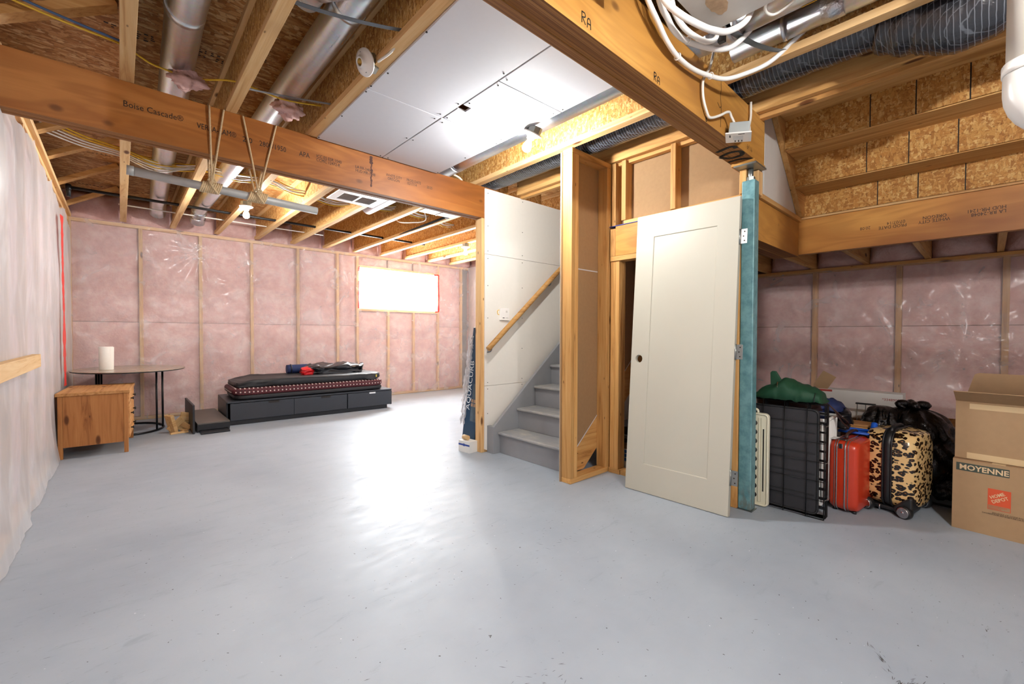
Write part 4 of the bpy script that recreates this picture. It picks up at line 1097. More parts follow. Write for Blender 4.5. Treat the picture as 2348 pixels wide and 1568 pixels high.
tube('feed_cable', smoothpath([(2.26, 0.955, 2.60), (2.20, 0.955, 2.45), (2.14, 0.955, 2.37), (2.115, 0.955, 2.33), (2.12, 0.955, 2.26), (2.16, 0.955, 2.205), (2.20, 0.955, 2.188), (2.28, 0.945, 2.22), (2.36, 0.93, 2.262), (2.40, 0.93, 2.25), (2.43, 0.92, 2.21)], 6), 0.0065, M['white_cable'], cb, 8)
tube('outlet_cable', smoothpath([(2.745, 0.955, 2.46), (2.74, 0.955, 2.36), (2.67, 0.95, 2.25), (2.585, 0.94, 2.19), (2.53, 0.925, 2.185), (2.50, 0.92, 2.19)], 6), 0.0065, M['white_cable'], cb, 8)
tube('loop_cable', smoothpath([(2.50, 0.91, 2.20), (2.55, 0.90, 2.235), (2.60, 0.91, 2.25), (2.62, 0.92, 2.225), (2.585, 0.935, 2.20)], 6), 0.006, M['white_cable'], cb, 8)
# wall switch plate by the handrail
sw = empty('wall_control', (2.72, YA - 0.02, 1.29), 'square white wall control beside the lower end of the handrail', 'wall switch')
box('plate', (2.668, 2.783, YA - 0.034, YA - 0.013, 1.232, 1.348), M['porcelain'], sw, 0.004)
box('button', (2.735, 2.755, YA - 0.036, YA - 0.0345, 1.305, 1.325), M['dw_grey'], sw)
box('slot', (2.695, 2.718, YA - 0.036, YA - 0.0345, 1.252, 1.258), M['black_ink'], sw)
box('slot', (2.735, 2.765, YA - 0.036, YA - 0.0345, 1.254, 1.257), M['steel'], sw)
tube('wire', smoothpath([(2.668, YA - 0.016, 1.33), (2.645, YA - 0.017, 1.32), (2.65, YA - 0.017, 1.29), (2.668, YA - 0.016, 1.285)], 5), 0.003, M['yellow_cable'], sw, 6)
# drain pipe at the right edge
pv = empty('drain_pipe', (2.037, -0.06, 1.75), 'fat pale drain pipe with a white elbow at the right edge', 'pipe')
tube('pipe', [(2.037, -0.075, 1.83), (2.037, -0.075, 2.77)], 0.054, M['pvc'], pv, 28)
P_ = [(2.037, -0.075, 1.93), (2.037, -0.075, 1.86)] + [(2.037, -0.075 - 0.10 * (1 - math.cos(a)), 1.84 - 0.10 * math.sin(a)) for a in [PI / 2 * k / 8 for k in range(9)]] + [(2.037, -0.30, 1.74)]
tube('elbow', P_, 0.060, plain('white_elbow', 'DAD8D4', 0.3, var=0.01), pv, 28)
tube('socket_ring', [(2.037, -0.075, 1.925), (2.037, -0.075, 1.895)], 0.063, M['porcelain'], pv, 28)
text('printed_lettering', 'IPEX DWV', 0.02, (1.9465, -0.062, 2.02), (0, 0, 1), (0, 1, 0), M['strap'], pv) if False else None
tube('outflow', [(2.037, -0.30, 1.74), (2.037, -3.4, 1.70)], 0.054, M['pvc'], pv, 28)

# ink stamps on the subfloor sheets
def stamp(x, y, n, m_, ang=0.0):
    mm = MB(); c_, s_ = math.cos(ang), math.sin(ang)
    Ms_ = Matrix.Translation((x, y, SUB - 0.0006)) @ Matrix.Rotation(ang, 4, 'Z')
    for i in range(n):
        for j in range(m_):
            if random.random() < 0.82:
                w_ = random.uniform(0.008, 0.022)
                mm.box(i * 0.03, i * 0.03 + w_, j * 0.022, j * 0.022 + random.uniform(0.006, 0.014), -0.0003, 0.0003, Ms_)
    return mm.build('ink_stamp', M['black_ink'], ceil)
for (x, y, n, m_) in ((0.085, 3.20, 3, 4), (0.36, 3.15, 5, 4), (-0.16, 3.14, 4, 2), (-0.05, 3.22, 2, 2), (-0.21, 5.60, 7, 2), (-0.36, 6.84, 10, 2), (0.14, 6.8, 5, 2), (0.58, 3.0, 4, 2)):
    stamp(x, y, n, m_)
# ------------------------------------------------------------------ things on the floor: left side
def mat_wood_panel(name, ax, light, mid, dark):
    return lumber(name, ax, light, mid, dark)
M['oak_z'] = lumber('honey_pine_z', 'z', 'C58A50', 'B07440', '7E4A22')
M['oak_y'] = lumber('honey_pine_y', 'y', 'D6A36A', 'C08A52', '8E5A2C')
ORIG = {}
def sub(parent, name, b, mat, bevel=0): return box(name, b, mat, parent, bevel)

cb_ = empty('side_cabinet', (-0.18, 5.35, 0), 'small honey pine cabinet on legs against the plastic covered left wall', 'cabinet', local=True, rotz=-0.066)
hw, dp, hh = 0.228, 0.72, 0.575
for sx in (-1, 1):
    for y0 in (0.0, dp - 0.035):
        sub(cb_, 'leg', (min(sx * hw, sx * (hw - 0.03)), max(sx * hw, sx * (hw - 0.03)), y0, y0 + 0.035, 0.0, hh - 0.028), M['oak_z'], 0.003)
sub(cb_, 'side_panel', (-hw + 0.031, hw - 0.031, 0.006, 0.022, 0.10, hh - 0.028), M['oak_z'])
sub(cb_, 'side_panel', (-hw + 0.031, hw - 0.031, dp - 0.022, dp - 0.006, 0.10, hh - 0.028), M['oak_z'])
sub(cb_, 'back_panel', (-hw + 0.006, -hw + 0.02, 0.036, dp - 0.036, 0.10, hh - 0.028), M['oak_z'])
sub(cb_, 'top_board', (-hw - 0.012, hw + 0.014, -0.012, dp + 0.012, hh - 0.027, hh), M['oak_y'], 0.003)
sub(cb_, 'bottom_board', (-hw + 0.031, hw - 0.031, 0.023, dp - 0.023, 0.10, 0.12), M['oak_y'])
for i in range(3):
    z0 = 0.125 + 0.14 * i
    dr = sub(cb_, 'drawer_front', (hw - 0.012, hw + 0.008, 0.038, dp - 0.038, z0, z0 + 0.134), M['oak_y'], 0.003)
    for y in (0.20, 0.52):
        k = MB().lathe([(0.0, 0.0), (0.006, 0.0), (0.006, 0.012), (0.014, 0.016), (0.014, 0.022), (0.0, 0.024)], 12, Matrix.Translation((hw + 0.009, y, z0 + 0.07)) @ Matrix.Rotation(PI / 2, 4, 'Y')); k.build('knob', M['black_plastic'], dr)
# oval table
M['dark_metal'] = plain('black_powder_coat', '16171A', 0.4, 0.3)
t = NT('taupe_table_laminate'); a = t.noise(t.co((1.2, 6, 1)), 2.5, 5); M['table_top'] = t.fin(t.ramp(a, [(0.3, '8F7F6C'), (0.7, 'B3A48E')]), 0.22, 0, 0.6)
TX, TY, TZ = 0.085, 6.52, 0.70
tb = empty('oval_table', (TX, TY, 0), 'oval table with thin taupe top on black metal rods standing behind the cabinet', 'table')
NN = 64
def ell(a, b, z, n=NN, cx=TX, cy=TY): return [(cx + a * math.cos(2 * PI * k / n), cy + b * math.sin(2 * PI * k / n), z) for k in range(n)]
AX, AY = 0.49, 0.62
m = MB(); m.prism([(p[0], p[1]) for p in ell(AX, AY, 0)], TZ - 0.006, TZ, 'z'); m.build('table_top', M['table_top'], tb)
m = MB(); m.prism([(p[0], p[1]) for p in ell(AX - 0.004, AY - 0.004, 0)], TZ - 0.016, TZ - 0.0065, 'z'); m.build('top_edge', M['dark_metal'], tb)
BX, BY = 0.285, 0.38
MB().tube(ell(BX, BY, 0.012), 0.0115, 8, closed=True).build('base_ring', M['dark_metal'], tb)
for dg in (-42, -18, 8, 150, 175, 205):
    c_, s_ = math.cos(math.radians(dg)), math.sin(math.radians(dg))
    tube('rod', [(TX + BX * c_, TY + BY * s_, 0.02), (TX + BX * c_, TY + BY * s_, TZ - 0.0165)], 0.0095, M['dark_metal'], tb, 10)
pt = empty('paper_towel_roll', (-0.115, 6.45, TZ), 'white paper towel roll standing on the oval table', 'paper towel')
M['paper'] = plain('white_paper', 'F4F1E8', 0.85, var=0.015, bump=0.15, scale=60)
m = MB().lathe([(0.020, 0.0), (0.058, 0.0), (0.060, 0.004), (0.060, 0.245), (0.057, 0.25), (0.020, 0.25), (0.020, 0.0)], 32, Matrix.Translation((-0.115, 6.45, TZ))); m.build('roll', M['paper'], pt)
m = MB(); m.grid(lambda u, v: (-0.115 + (0.060 + 0.004 * u) * math.sin(0.5 + 0.75 * u) + 0.004 * v * u, 6.45 - (0.060 + 0.006 * u) * math.cos(0.5 + 0.75 * u), TZ + 0.001 + 0.244 * v), 8, 8); m.build('loose_sheet', M['paper'], pt, fix=False)

# storage bed
M['charcoal'] = plain('charcoal_laminate', '2E3239', 0.42, var=0.05, scale=30)
M['charcoal_dark'] = plain('dark_charcoal_laminate', '1B1D22', 0.45, var=0.05, scale=30)
bd = empty('storage_bed', (0.93, 6.02, 0), 'low charcoal storage bed with three drawers along the pink back wall', 'bed', local=True, rotz=-0.030)
L, D_, Hh = 2.06, 0.86, 0.285
sub(bd, 'plinth', (0.02, L - 0.06, 0.035, D_ - 0.02, 0.0, 0.052), M['charcoal_dark'])
sub(bd, 'frame_top', (0.0, L, 0.004, D_, Hh - 0.018, Hh), M['charcoal'], 0.002)
sub(bd, 'frame_back', (0.0, L, D_ - 0.018, D_, 0.052, Hh - 0.019), M['charcoal'])
sub(bd, 'frame_end', (L - 0.018, L, 0.02, D_ - 0.019, 0.052, Hh - 0.019), M['charcoal'])
sub(bd, 'frame_end', (0.045, 0.063, 0.02, D_ - 0.019, 0.052, Hh - 0.019), M['charcoal_dark'])
sub(bd, 'end_panel', (0.0, 0.018, 0.10, D_ - 0.019, 0.045, Hh - 0.019), M['charcoal'], 0.002)
for i, (a, b) in enumerate(((0.028, 0.722), (0.726, 1.40), (1.412, L - 0.002))):
    dr = sub(bd, 'drawer', (a, b, 0.0, 0.018, 0.058, Hh - 0.024), M['charcoal'], 0.002)
    c_ = a + (0.46 if i == 0 else 0.40 if i == 1 else 0.38) * (b - a) / 0.69
    sub(dr, 'cutout_handle', (c_ - 0.06, c_ + 0.06, -0.0012, 0.002, Hh - 0.05, Hh - 0.0242), M['black_ink'] if i < 2 else plain('white_sticker', 'D9DCDE', 0.5)) if i < 2 else sub(dr, 'sticker', (c_ - 0.05, c_ + 0.04, -0.0012, 0.002, Hh - 0.047, Hh - 0.026), plain('white_sticker', 'D9DCDE', 0.5))
# mattress in a black cover over a maroon patterned one
def mat_maroon():
    t = NT('maroon_quilt_border')
    br = t.n('ShaderNodeTexChecker'); t.set(br.inputs['Vector'], t.co((1, 1, 1), (0, 0.785, 0), rnd=False)); br.inputs['Scale'].default_value = 44
    d = t.vor(t.co((1, 0.0, 1), rnd=False), 22, rnd=0.0)
    c = t.mix(br.outputs['Fac'], lin('3A1016'), lin('571A22'))
    c = t.mix(t.ramp(d, [(0.14, 1.0), (0.20, 0.0)]), c, 'D8C6BE')
    return t.fin(c, 0.7)
M['maroon'] = mat_maroon()
M['black_fabric'] = plain('black_mattress_fabric', '202022', 0.55, var=0.12, scale=14, bump=0.3)
def cushion(name, x0, x1, y0, y1, z0, z1, mat, parent, wob=0.006, p=6.0, seed=1.0, nu=60, nv=22, topf=None):
    """closed soft slab with rounded sides"""
    m = MB(); cx, cy, cz = (x0 + x1) / 2, (y0 + y1) / 2, (z0 + z1) / 2
    hx, hy, hz = (x1 - x0) / 2, (y1 - y0) / 2, (z1 - z0) / 2
    def fn(u, v):
        th = 2 * PI * u; ph = PI * (v - 0.5)
        se = lambda w, e: (abs(w) ** e) * (1 if w >= 0 else -1)
        e = 2.0 / p
        pe = 0.12 if p > 8 else 0.35
        X_ = se(math.cos(ph), pe) * se(math.cos(th), e); Y_ = se(math.cos(ph), pe) * se(math.sin(th), e); Z_ = se(math.sin(ph), 0.45 if p > 8 else 0.55)
        w_ = wob * fbm(X_ * hx * 6 + seed, Y_ * hy * 6, Z_ * 2 + seed)
        zz = cz + hz * Z_ + w_
        if topf and Z_ > 0: zz += topf((X_ + 1) / 2, (Y_ + 1) / 2) * Z_
        return (cx + hx * X_ + w_, cy + hy * Y_ + w_, zz)
    m.grid(fn, nu, nv)
    return m.build(name, M[mat] if isinstance(mat, str) else mat, parent, fix=False)
mt = empty('mattress', (0.96, 6.03, Hh + 0.001), 'thin black mattress with a maroon patterned border lying on the storage bed', 'mattress', local=True, rotz=-0.030)
cushion('base_layer', 0.05, 1.93, 0.03, 0.80, 0.0, 0.070, 'black_fabric', mt, 0.003, 10, 1)
cushion('patterned_layer', 0.02, 1.93, 0.02, 0.80, 0.054, 0.152, 'maroon', mt, 0.004, 10, 3)
cushion('black_cover', 0.06, 1.905, 0.03, 0.79, 0.148, 0.250, 'black_fabric', mt, 0.016, 9, 5, 90, 26, topf=lambda u, v: -0.045 * max(0, 1 - u / 0.14))
MB().box(1.80, 1.815, 0.024, 0.030, 0.185, 0.22).build('care_tag', plain('yellow_tag', 'C9B43A', 0.5), mt)
M['nylon_black'] = plain('glossy_black_nylon', '16181D', 0.28, var=0.15, scale=9, bump=0.5)
M['nylon_red'] = plain('red_nylon', 'C8141A', 0.4, var=0.12, scale=14, bump=0.3)
M['nylon_blue'] = plain('navy_fleece', '1E2E5C', 0.7, var=0.12, scale=14, bump=0.3)
sb = empty('sleeping_bag', (1.84, 6.40, 0.530), 'rumpled black sleeping bag with a red end lying on the mattress', 'sleeping bag', local=True, rotz=-0.03)
cushion('shell', 0.06, 0.86, -0.17, 0.17, 0.0, 0.135, 'nylon_black', sb, 0.045, 4, 9, 80, 26)
cushion('lining', -0.005, 0.16, -0.155, 0.02, 0.0, 0.11, 'nylon_red', sb, 0.035, 3, 15, 40, 16)
br_ = empty('bedroll', (1.76, 6.66, 0.532), 'navy blue rolled blanket behind the black sleeping bag', 'blanket', local=True, rotz=-0.03)
MB().tube(smoothpath([(-0.02, 0, 0.062), (0.4, 0, 0.064), (0.75, 0, 0.062)], 6), 0.062, 20).build('roll', M['nylon_blue'], br_)
MB().tube([(0.03, 0.064 * math.cos(a), 0.062 + 0.064 * math.sin(a)) for a in [2 * PI * k / 20 for k in range(20)]], 0.008, 6, closed=True).build('band', M['nylon_black'], br_)
# loose panels left of the bed
pn = MB().box(0.575, 0.595, 5.80, 6.55, 0.0, 0.315).build('loose_panel', M['charcoal_dark'], None, 0.002)
tag(pn, 'dark panel standing on edge left of the storage bed', 'panel')
pn = MB().box(0.64, 0.905, 5.70, 5.838, 0.0, 0.020).build('loose_panel', M['charcoal_dark'], None, 0.002); tag(pn, 'thin dark panel lying flat on the floor left of the bed', 'panel')
op = empty('pulled_out_drawer', (0.75, 6.1, 0.021), 'grey topped charcoal drawer lying pulled out at the left end of the bed', 'box')  # drawer pulled out of the bed, with its grey deck
box('deck', (0.62, 0.925, 5.84, 6.92, 0.085, 0.102), plain('grey_laminate', '5C5650', 0.4), op, 0.002)
box('side', (0.62, 0.925, 5.84, 5.856, 0.024, 0.084), M['charcoal_dark'], op); box('side', (0.62, 0.636, 5.857, 6.92, 0.0, 0.084), M['charcoal_dark'], op); box('side', (0.909, 0.925, 5.857, 6.92, 0.0, 0.084), M['charcoal_dark'], op)
# scrap wood
lbl = ['short pale scrap board leaning at the left of the scrap pile', 'scrap board with dark slots in the middle of the scrap pile', 'scrap board crossing the scrap pile near the dark panel', 'thin scrap strip at the foot of the scrap pile', 'brown scrap block at the right of the scrap pile', 'upright scrap board at the back of the scrap pile']
wp_ = [((0.43, 6.04, 0.003), (0.035, 0.10, 0.20), (0.0, -0.25, 0.5)), ((0.47, 6.06, 0.06), (0.17, 0.016, 0.07), (0.1, -0.75, 0.2)), ((0.505, 6.09, 0.055), (0.16, 0.018, 0.06), (0.2, 0.7, -0.3)), ((0.47, 5.95, 0.001), (0.16, 0.04, 0.016), (0, 0, 0.2)), ((0.515, 6.00, 0.001), (0.045, 0.06, 0.03), (0, 0, 0.3)), ((0.50, 6.16, 0.002), (0.10, 0.02, 0.20), (0.12, 0.25, 0.3))]
for (lc, dm, rt), lb in zip(wp_, lbl):
    o = MB().box(-dm[0] / 2, dm[0] / 2, -dm[1] / 2, dm[1] / 2, 0, dm[2]).build('scrap_board', M['wood_x'], None, 0.001)
    o.location = lc; o.rotation_euler = rt; tag(o, lb, 'scrap wood', 'scrap wood pile')

# ------------------------------------------------------------------ cartons at the stair wall end
def mat_aqua():
    return plain('navy_printed_carton', '24435E', 0.3, var=0.10, scale=5)
M['navy'] = mat_aqua()
aq = empty('long_carton', (2.50, 3.37, 0), 'tall navy printed carton in torn plastic wrap leaning behind the stud end', 'carton', local=True)
aq.rotation_euler = (0.043, 0.095, 0.0)
MB().box(-0.025, 0.025, -0.10, 0.10, 0.004, 1.165).build('box', M['navy'], aq, 0.003)
wt = plain('white_print', 'E8EEF0', 0.5, var=0.0); M['white_print'] = wt
text('printed_lettering', 'AQUACURB', 0.088, (-0.0255, 0.028, 0.36), (0, 0, 1), (0, 1, 0), wt, aq, sx=1.0)
text('printed_lettering', '36', 0.05, (-0.0255, 0.06, 0.06), (0, 0, 1), (0, 1, 0), wt, aq); text('printed_lettering', '36', 0.05, (-0.0255, 0.07, 0.95), (0, 0, 1), (0, 1, 0), wt, aq)
MB().box(-0.0262, -0.0255, -0.095, 0.005, 0.26, 0.62).build('printed_panel', plain('grey_blue_print', '51626E', 0.4, var=0.2, scale=20), aq)
for i in range(4): MB().box(-0.0268, -0.0263, -0.06 + 0.04 * (i % 2), -0.03 + 0.04 * (i % 2), 0.40 + 0.04 * (i // 2), 0.43 + 0.04 * (i // 2)).build('printed_picture', plain('tan_print', 'A98A70', 0.5) if i == 0 else bpy.data.materials['tan_print'], aq)
m = MB(); m.grid(lambda u, v: (-0.034 - 0.018 * abs(fbm(u * 5, v * 11)) , 0.140 - 0.075 * u + 0.03 * fbm(v * 14, u * 3), 0.22 + 0.86 * v + 0.05 * fbm(u * 6, 1.0)), 14, 40); m.build('plastic_wrap', M['poly_white'], aq, fix=False)
sbx = empty('small_carton', (2.41, 3.27, 0), 'small white carton with blue stripe standing at the stud end', 'carton', local=True, rotz=0.12)
M['carton_white'] = plain('white_carton', 'E6E6E2', 0.6, var=0.02)
sub(sbx, 'body', (-0.05, 0.05, -0.075, 0.075, 0.0, 0.105), M['carton_white'], 0.002)
sub(sbx, 'blue_stripe', (-0.0508, -0.0502, -0.0745, 0.0745, 0.062, 0.078), plain('blue_print', '2E4A9A', 0.5))
sub(sbx, 'blue_mark', (-0.0514, -0.0509, -0.012, 0.012, 0.058, 0.082), bpy.data.materials['blue_print'])
o = MB().tube([(2.405, 3.26, 0.128), (2.405, 3.33, 0.128)], 0.022, 16).build('cardboard_tube', plain('kraft_tube', 'C9A878', 0.7)); tag(o, 'short cardboard tube lying on the small white carton', 'tube')

# ------------------------------------------------------------------ leaning door
M['door_paint'] = plain('cream_door_paint', 'BCB9AA', 0.42, var=0.012, scale=4)
dd = empty('door_slab', (2.688, 1.39, 0.0), 'cream one-panel door slab leaning against the closet framing', 'door', local=True)
dd.rotation_euler = (0, 0.0745, 0.025)
DW, DH, DT = 0.352, 1.965, 0.035
slab = MB().box(0, DT, -DW, DW, 0.003, DH).build('slab', M['door_paint'], dd)
pz0, pz1, pw = 0.20, DH - 0.165, 0.217
cuts_ = [MB().box(-0.01, 0.006, -pw - 0.002, pw - 0.002, pz0, pz1).build('cut', M['door_paint'], dd),
         MB().lathe([(0.027, -0.05), (0.027, 0.08)], 28, Matrix.Translation((0, DW - 0.062, 0.93)) @ Matrix.Rotation(PI / 2, 4, 'Y')).build('cut', M['door_paint'], dd)]
for c_ in cuts_:
    md = slab.modifiers.new('cut', 'BOOLEAN'); md.object = c_; md.operation = 'DIFFERENCE'; md.solver = 'EXACT'
md = slab.modifiers.new('bevel', 'BEVEL'); md.width = 0.003; md.segments = 2; md.limit_method = 'ANGLE'
bpy.context.view_layer.update()
me = bpy.data.meshes.new_from_object(slab.evaluated_get(bpy.context.evaluated_depsgraph_get()))
slab.modifiers.clear(); slab.data = me
for c_ in cuts_: bpy.data.objects.remove(c_, do_unlink=True)
for z, mt_ in ((1.71, 'porcelain'), (1.0, 'steel'), (0.24, 'steel')):
    h_ = MB().box(DT * 0.2, DT * 0.2 + 0.003, -DW - 0.045, -DW - 0.002, z - 0.045, z + 0.045).build('hinge', M[mt_], dd, 0.002)
    MB().tube([(DT * 0.2, -DW - 0.004, z - 0.047), (DT * 0.2, -DW - 0.004, z + 0.047)], 0.006, 10).build('hinge_knuckle', M['steel'], h_)
    MB().lathe([(0.004, -0.001), (0.004, 0.0015)], 8, Matrix.Translation((DT * 0.2 - 0.001, -DW - 0.03, z - 0.028)) @ Matrix.Rotation(PI / 2, 4, 'Y')).lathe([(0.004, -0.001), (0.004, 0.0015)], 8, Matrix.Translation((DT * 0.2 - 0.001, -DW - 0.024, z)) @ Matrix.Rotation(PI / 2, 4, 'Y')).lathe([(0.004, -0.001), (0.004, 0.0015)], 8, Matrix.Translation((DT * 0.2 - 0.001, -DW - 0.03, z + 0.028)) @ Matrix.Rotation(PI / 2, 4, 'Y')).build('screw_holes', M['black_ink'], h_)
# ------------------------------------------------------------------ stored things at right
M['cream_plastic'] = plain('cream_plastic', 'E3DFC6', 0.4, var=0.02)
M['card'] = plain('brown_cardboard', 'A38562', 0.75, var=0.04, scale=30)
M['card_dark'] = plain('dark_cardboard', '7E6244', 0.8, var=0.05, scale=30)
M['card_tape'] = plain('tan_paper_tape', 'CDB48A', 0.5, var=0.04)
cr = empty('slotted_plastic_panel', (3.045, 1.03, 0), 'cream plastic slotted panel standing between the teal post and black crate', 'panel')
def rrect(y0, y1, z0, z1, r, n=6):
    out = []
    for (cy, cz, a0) in ((y1 - r, z1 - r, 0), (y0 + r, z1 - r, 90), (y0 + r, z0 + r, 180), (y1 - r, z0 + r, 270)):
        for k in range(n + 1):
            a = math.radians(a0 + 90 * k / n); out.append((cy + r * math.cos(a), cz + r * math.sin(a)))
    return out
m = MB(); m.prism(rrect(0.925, 1.15, 0.004, 0.60, 0.025), 3.034, 3.058, 'x'); m.build('panel', M['cream_plastic'], cr, 0.003)
MB().tube([(3.032, p[0], p[1]) for p in rrect(0.931, 1.144, 0.010, 0.594, 0.022)], 0.006, 8, closed=True).build('rim', M['cream_plastic'], cr)
MB().tube(smoothpath([(3.045, 0.99, 0.60), (3.045, 1.0, 0.62), (3.045, 1.05, 0.62), (3.045, 1.06, 0.60)], 4), 0.008, 8).build('hook', M['cream_plastic'], cr)
box('slot', (3.0322, 3.0338, 0.952, 0.959, 0.10, 0.50), M['black_ink'], cr)
box('groove_shade', (3.0322, 3.0338, 0.968, 0.972, 0.03, 0.57), plain('shaded_cream', 'C4BFA4', 0.5), cr)  # flat strip in darker cream, paints the shade of a groove
box('raised_rail', (3.028, 3.0338, 0.974, 0.984, 0.03, 0.57), M['cream_plastic'], cr, 0.002)
for i in range(9):
    MB().lathe([(0.0, 0.0), (0.017, 0.0), (0.017, 0.0012), (0.0, 0.0012)], 14, Matrix.Translation((3.0325, 1.008, 0.07 + 0.058 * i)) @ Matrix.Rotation(PI / 2, 4, 'Y')).build('round_hole', M['black_ink'], cr)
# folded wire crate with black tray
ck = empty('folded_dog_crate', (3.11, 0.9, 0), 'folded black wire dog crate with a dark plastic tray beside the teal post', 'crate')
CY0, CY1, CZ1 = 0.640, 1.20, 0.685
M['wire'] = plain('black_wire', '0F1012', 0.35, 0.4)
m = MB(); m.prism(rrect(CY0 + 0.03, CY1 - 0.03, 0.02, CZ1 - 0.03, 0.03), 3.085, 3.10, 'x'); m.build('tray', plain('charcoal_tray', '2A2A2E', 0.55, var=0.06), ck, 0.004)
MB().tube([(3.083, p[0], p[1]) for p in rrect(CY0 + 0.035, CY1 - 0.035, 0.025, CZ1 - 0.035, 0.03)], 0.006, 8, closed=True).build('tray_lip', M['black_plastic'], ck)
for i in range(4):
    z = 0.135 + 0.125 * i
    MB().box(3.081, 3.0845, CY0 + 0.05, CY1 - 0.05, z - 0.004, z + 0.004).build('tray_ridge', M['black_plastic'], ck, 0.001)
for j, x in enumerate((3.072, 3.108, 3.122, 3.136, 3.150)):
    MB().tube([(x, CY0, 0.006), (x, CY1, 0.006), (x, CY1, CZ1), (x, CY0, CZ1)], 0.004, 6, closed=True).build('wire_frame', M['wire'], ck)
    for i in range(7 if j == 0 else 12):
        n_ = 6 if j == 0 else 12
        if j == 0 and i in (0, 6): continue
        z = CZ1 * i / n_
        tube('wire_bar', [(x, CY0, z), (x, CY1, z)], 0.0022, M['wire'], ck, 6)
    for y in (0.73, 0.85, 0.97, 1.09):
        tube('wire_bar', [(x - 0.003, y, 0.004), (x - 0.003, y, CZ1 + 0.004)], 0.0025, M['wire'], ck, 6)
for z in (0.12, 0.34, 0.56):
    MB().tube(smoothpath([(3.072, CY0, z), (3.11, CY0 - 0.008, z), (3.15, CY0, z)], 4), 0.003, 6).build('hinge_clip', M['steel'], ck)

# red hard suitcase
M['red_shell'] = plain('glossy_red_shell', 'C63A1E', 0.25, var=0.05, scale=5, spec=0.6)
M['chrome'] = plain('chrome_trim', 'C8CACC', 0.2, 1.0)
def slab_case(name, parent, x0, x1, y0, y1, z0, z1, mat, r=0.05, ry=0.03):
    """rounded hard shell: profile rounded in xz, edges softened over y"""
    m = MB(); ns = 8; rings = []
    for k in range(ns + 1):
        a = PI * k / ns
        inset = ry * (1 - math.sin(a)) if k not in (0,) else ry
        yy = y0 + (y1 - y0) * (0.5 - 0.5 * math.cos(a))
        rings.append((yy, ry * (1 - math.sin(a) ** 0.6)))
    pts = []
    base = None
    for yy, ins in rings:
        pr = rrect(x0 + ins, x1 - ins, z0 + ins * 0.6, z1 - ins * 0.6, r, 6)
        pts.append([(p[0], yy, p[1]) for p in pr])
    n_ = len(pts[0]); vs = [p for rg in pts for p in rg]
    fs = [(i * n_ + k, i * n_ + (k + 1) % n_, (i + 1) * n_ + (k + 1) % n_, (i + 1) * n_ + k) for i in range(len(pts) - 1) for k in range(n_)]
    fs += [tuple(range(n_))[::-1], tuple(range((len(pts) - 1) * n_, len(pts) * n_))]
    m.add(vs, fs, True)
    return m.build(name, mat, parent)
sc = empty('red_suitcase', (3.30, 0.595, 0), 'glossy red hard shell suitcase standing on edge beside the dog crate', 'suitcase', local=True, rotz=-0.10)
slab_case('shell', sc, 0.0, 0.40, -0.075, 0.075, 0.012, 0.445, M['red_shell'], 0.05, 0.028)
for y, mt_, r_ in ((0.030, 'chrome', 0.0035), (-0.012, 'chrome', 0.0045), (0.042, 'steel', 0.002), (-0.028, 'steel', 0.002)):
    MB().tube([(p[0], y, p[1]) for p in rrect(-0.0015, 0.4015, 0.0105, 0.4465, 0.051)], r_, 6, closed=True).build('trim_band', M[mt_], sc)
MB().box(0.03, 0.06, -0.008, 0.032, 0.444, 0.452).build('latch', M['chrome'], sc, 0.002)
MB().box(-0.006, 0.0, 0.0, 0.02, 0.40, 0.43).build('latch', M['chrome'], sc, 0.002)
MB().tube(smoothpath([(0.10, 0.01, 0.448), (0.12, 0.01, 0.475), (0.20, 0.01, 0.482), (0.28, 0.01, 0.475), (0.30, 0.01, 0.448)], 5), 0.009, 10).build('handle', plain('brown_leather', '3A2018', 0.5), sc)
for x in (0.05, 0.35):
    for y in (-0.05, 0.05): MB().lathe([(0.012, 0.0), (0.010, 0.014)], 10, Matrix.Translation((x, y, 0))).build('foot', M['black_plastic'], sc)
MB().box(0.02, 0.10, 0.045, 0.075, 0.447, 0.450).build('luggage_tag', M['carton_white'], sc)
# leopard suitcase
def mat_leopard():
    t = NT('leopard_print')
    v = t.co((1, 1, 1), rnd=False)
    wob = t.n('ShaderNodeTexNoise'); t.set(wob.inputs['Vector'], v); wob.inputs['Scale'].default_value = 22; wob.inputs['Detail'].default_value = 2
    sub_ = t.n('ShaderNodeVectorMath', operation='SUBTRACT'); t.set(sub_.inputs[0], wob.outputs['Color']); sub_.inputs[1].default_value = (0.5, 0.5, 0.5)
    scl = t.n('ShaderNodeVectorMath', operation='SCALE'); t.set(scl.inputs[0], sub_.outputs[0]); scl.inputs['Scale'].default_value = 0.030
    ad = t.n('ShaderNodeVectorMath', operation='ADD'); t.set(ad.inputs[0], v); t.set(ad.inputs[1], scl.outputs[0])
    mp = t.n('ShaderNodeMapping'); t.set(mp.inputs[0], ad.outputs[0]); mp.inputs['Scale'].default_value = (1, 1, 1.5)
    d = t.vor(mp.outputs[0], 31, rnd=0.85)
    brk = t.noise(v, 60, 2)
    ring = t.ramp(t.math('ADD', d, t.math('MULTIPLY', t.math('SUBTRACT', brk, 0.5), 0.25)), [(0.0, 0.5), (0.15, 1.0), (0.46, 1.0), (0.53, 0.0)])
    base = t.mix(t.noise(v, 7, 2), 'D8AC68', 'EBD09A')
    c = t.mix(ring, base, '1A0F0A')
    c = t.mix(t.math('MULTIPLY', t.ramp(d, [(0.10, 1.0), (0.2, 0.0)]), 0.6), c, '8A5524')
    return t.fin(c, 0.18, 0, 0.6)
M['leopard'] = mat_leopard()
lc = empty('leopard_suitcase', (3.50, 0.41, 0), 'shiny leopard print wheeled suitcase standing before the black garbage bags', 'suitcase', local=True, rotz=-0.19)
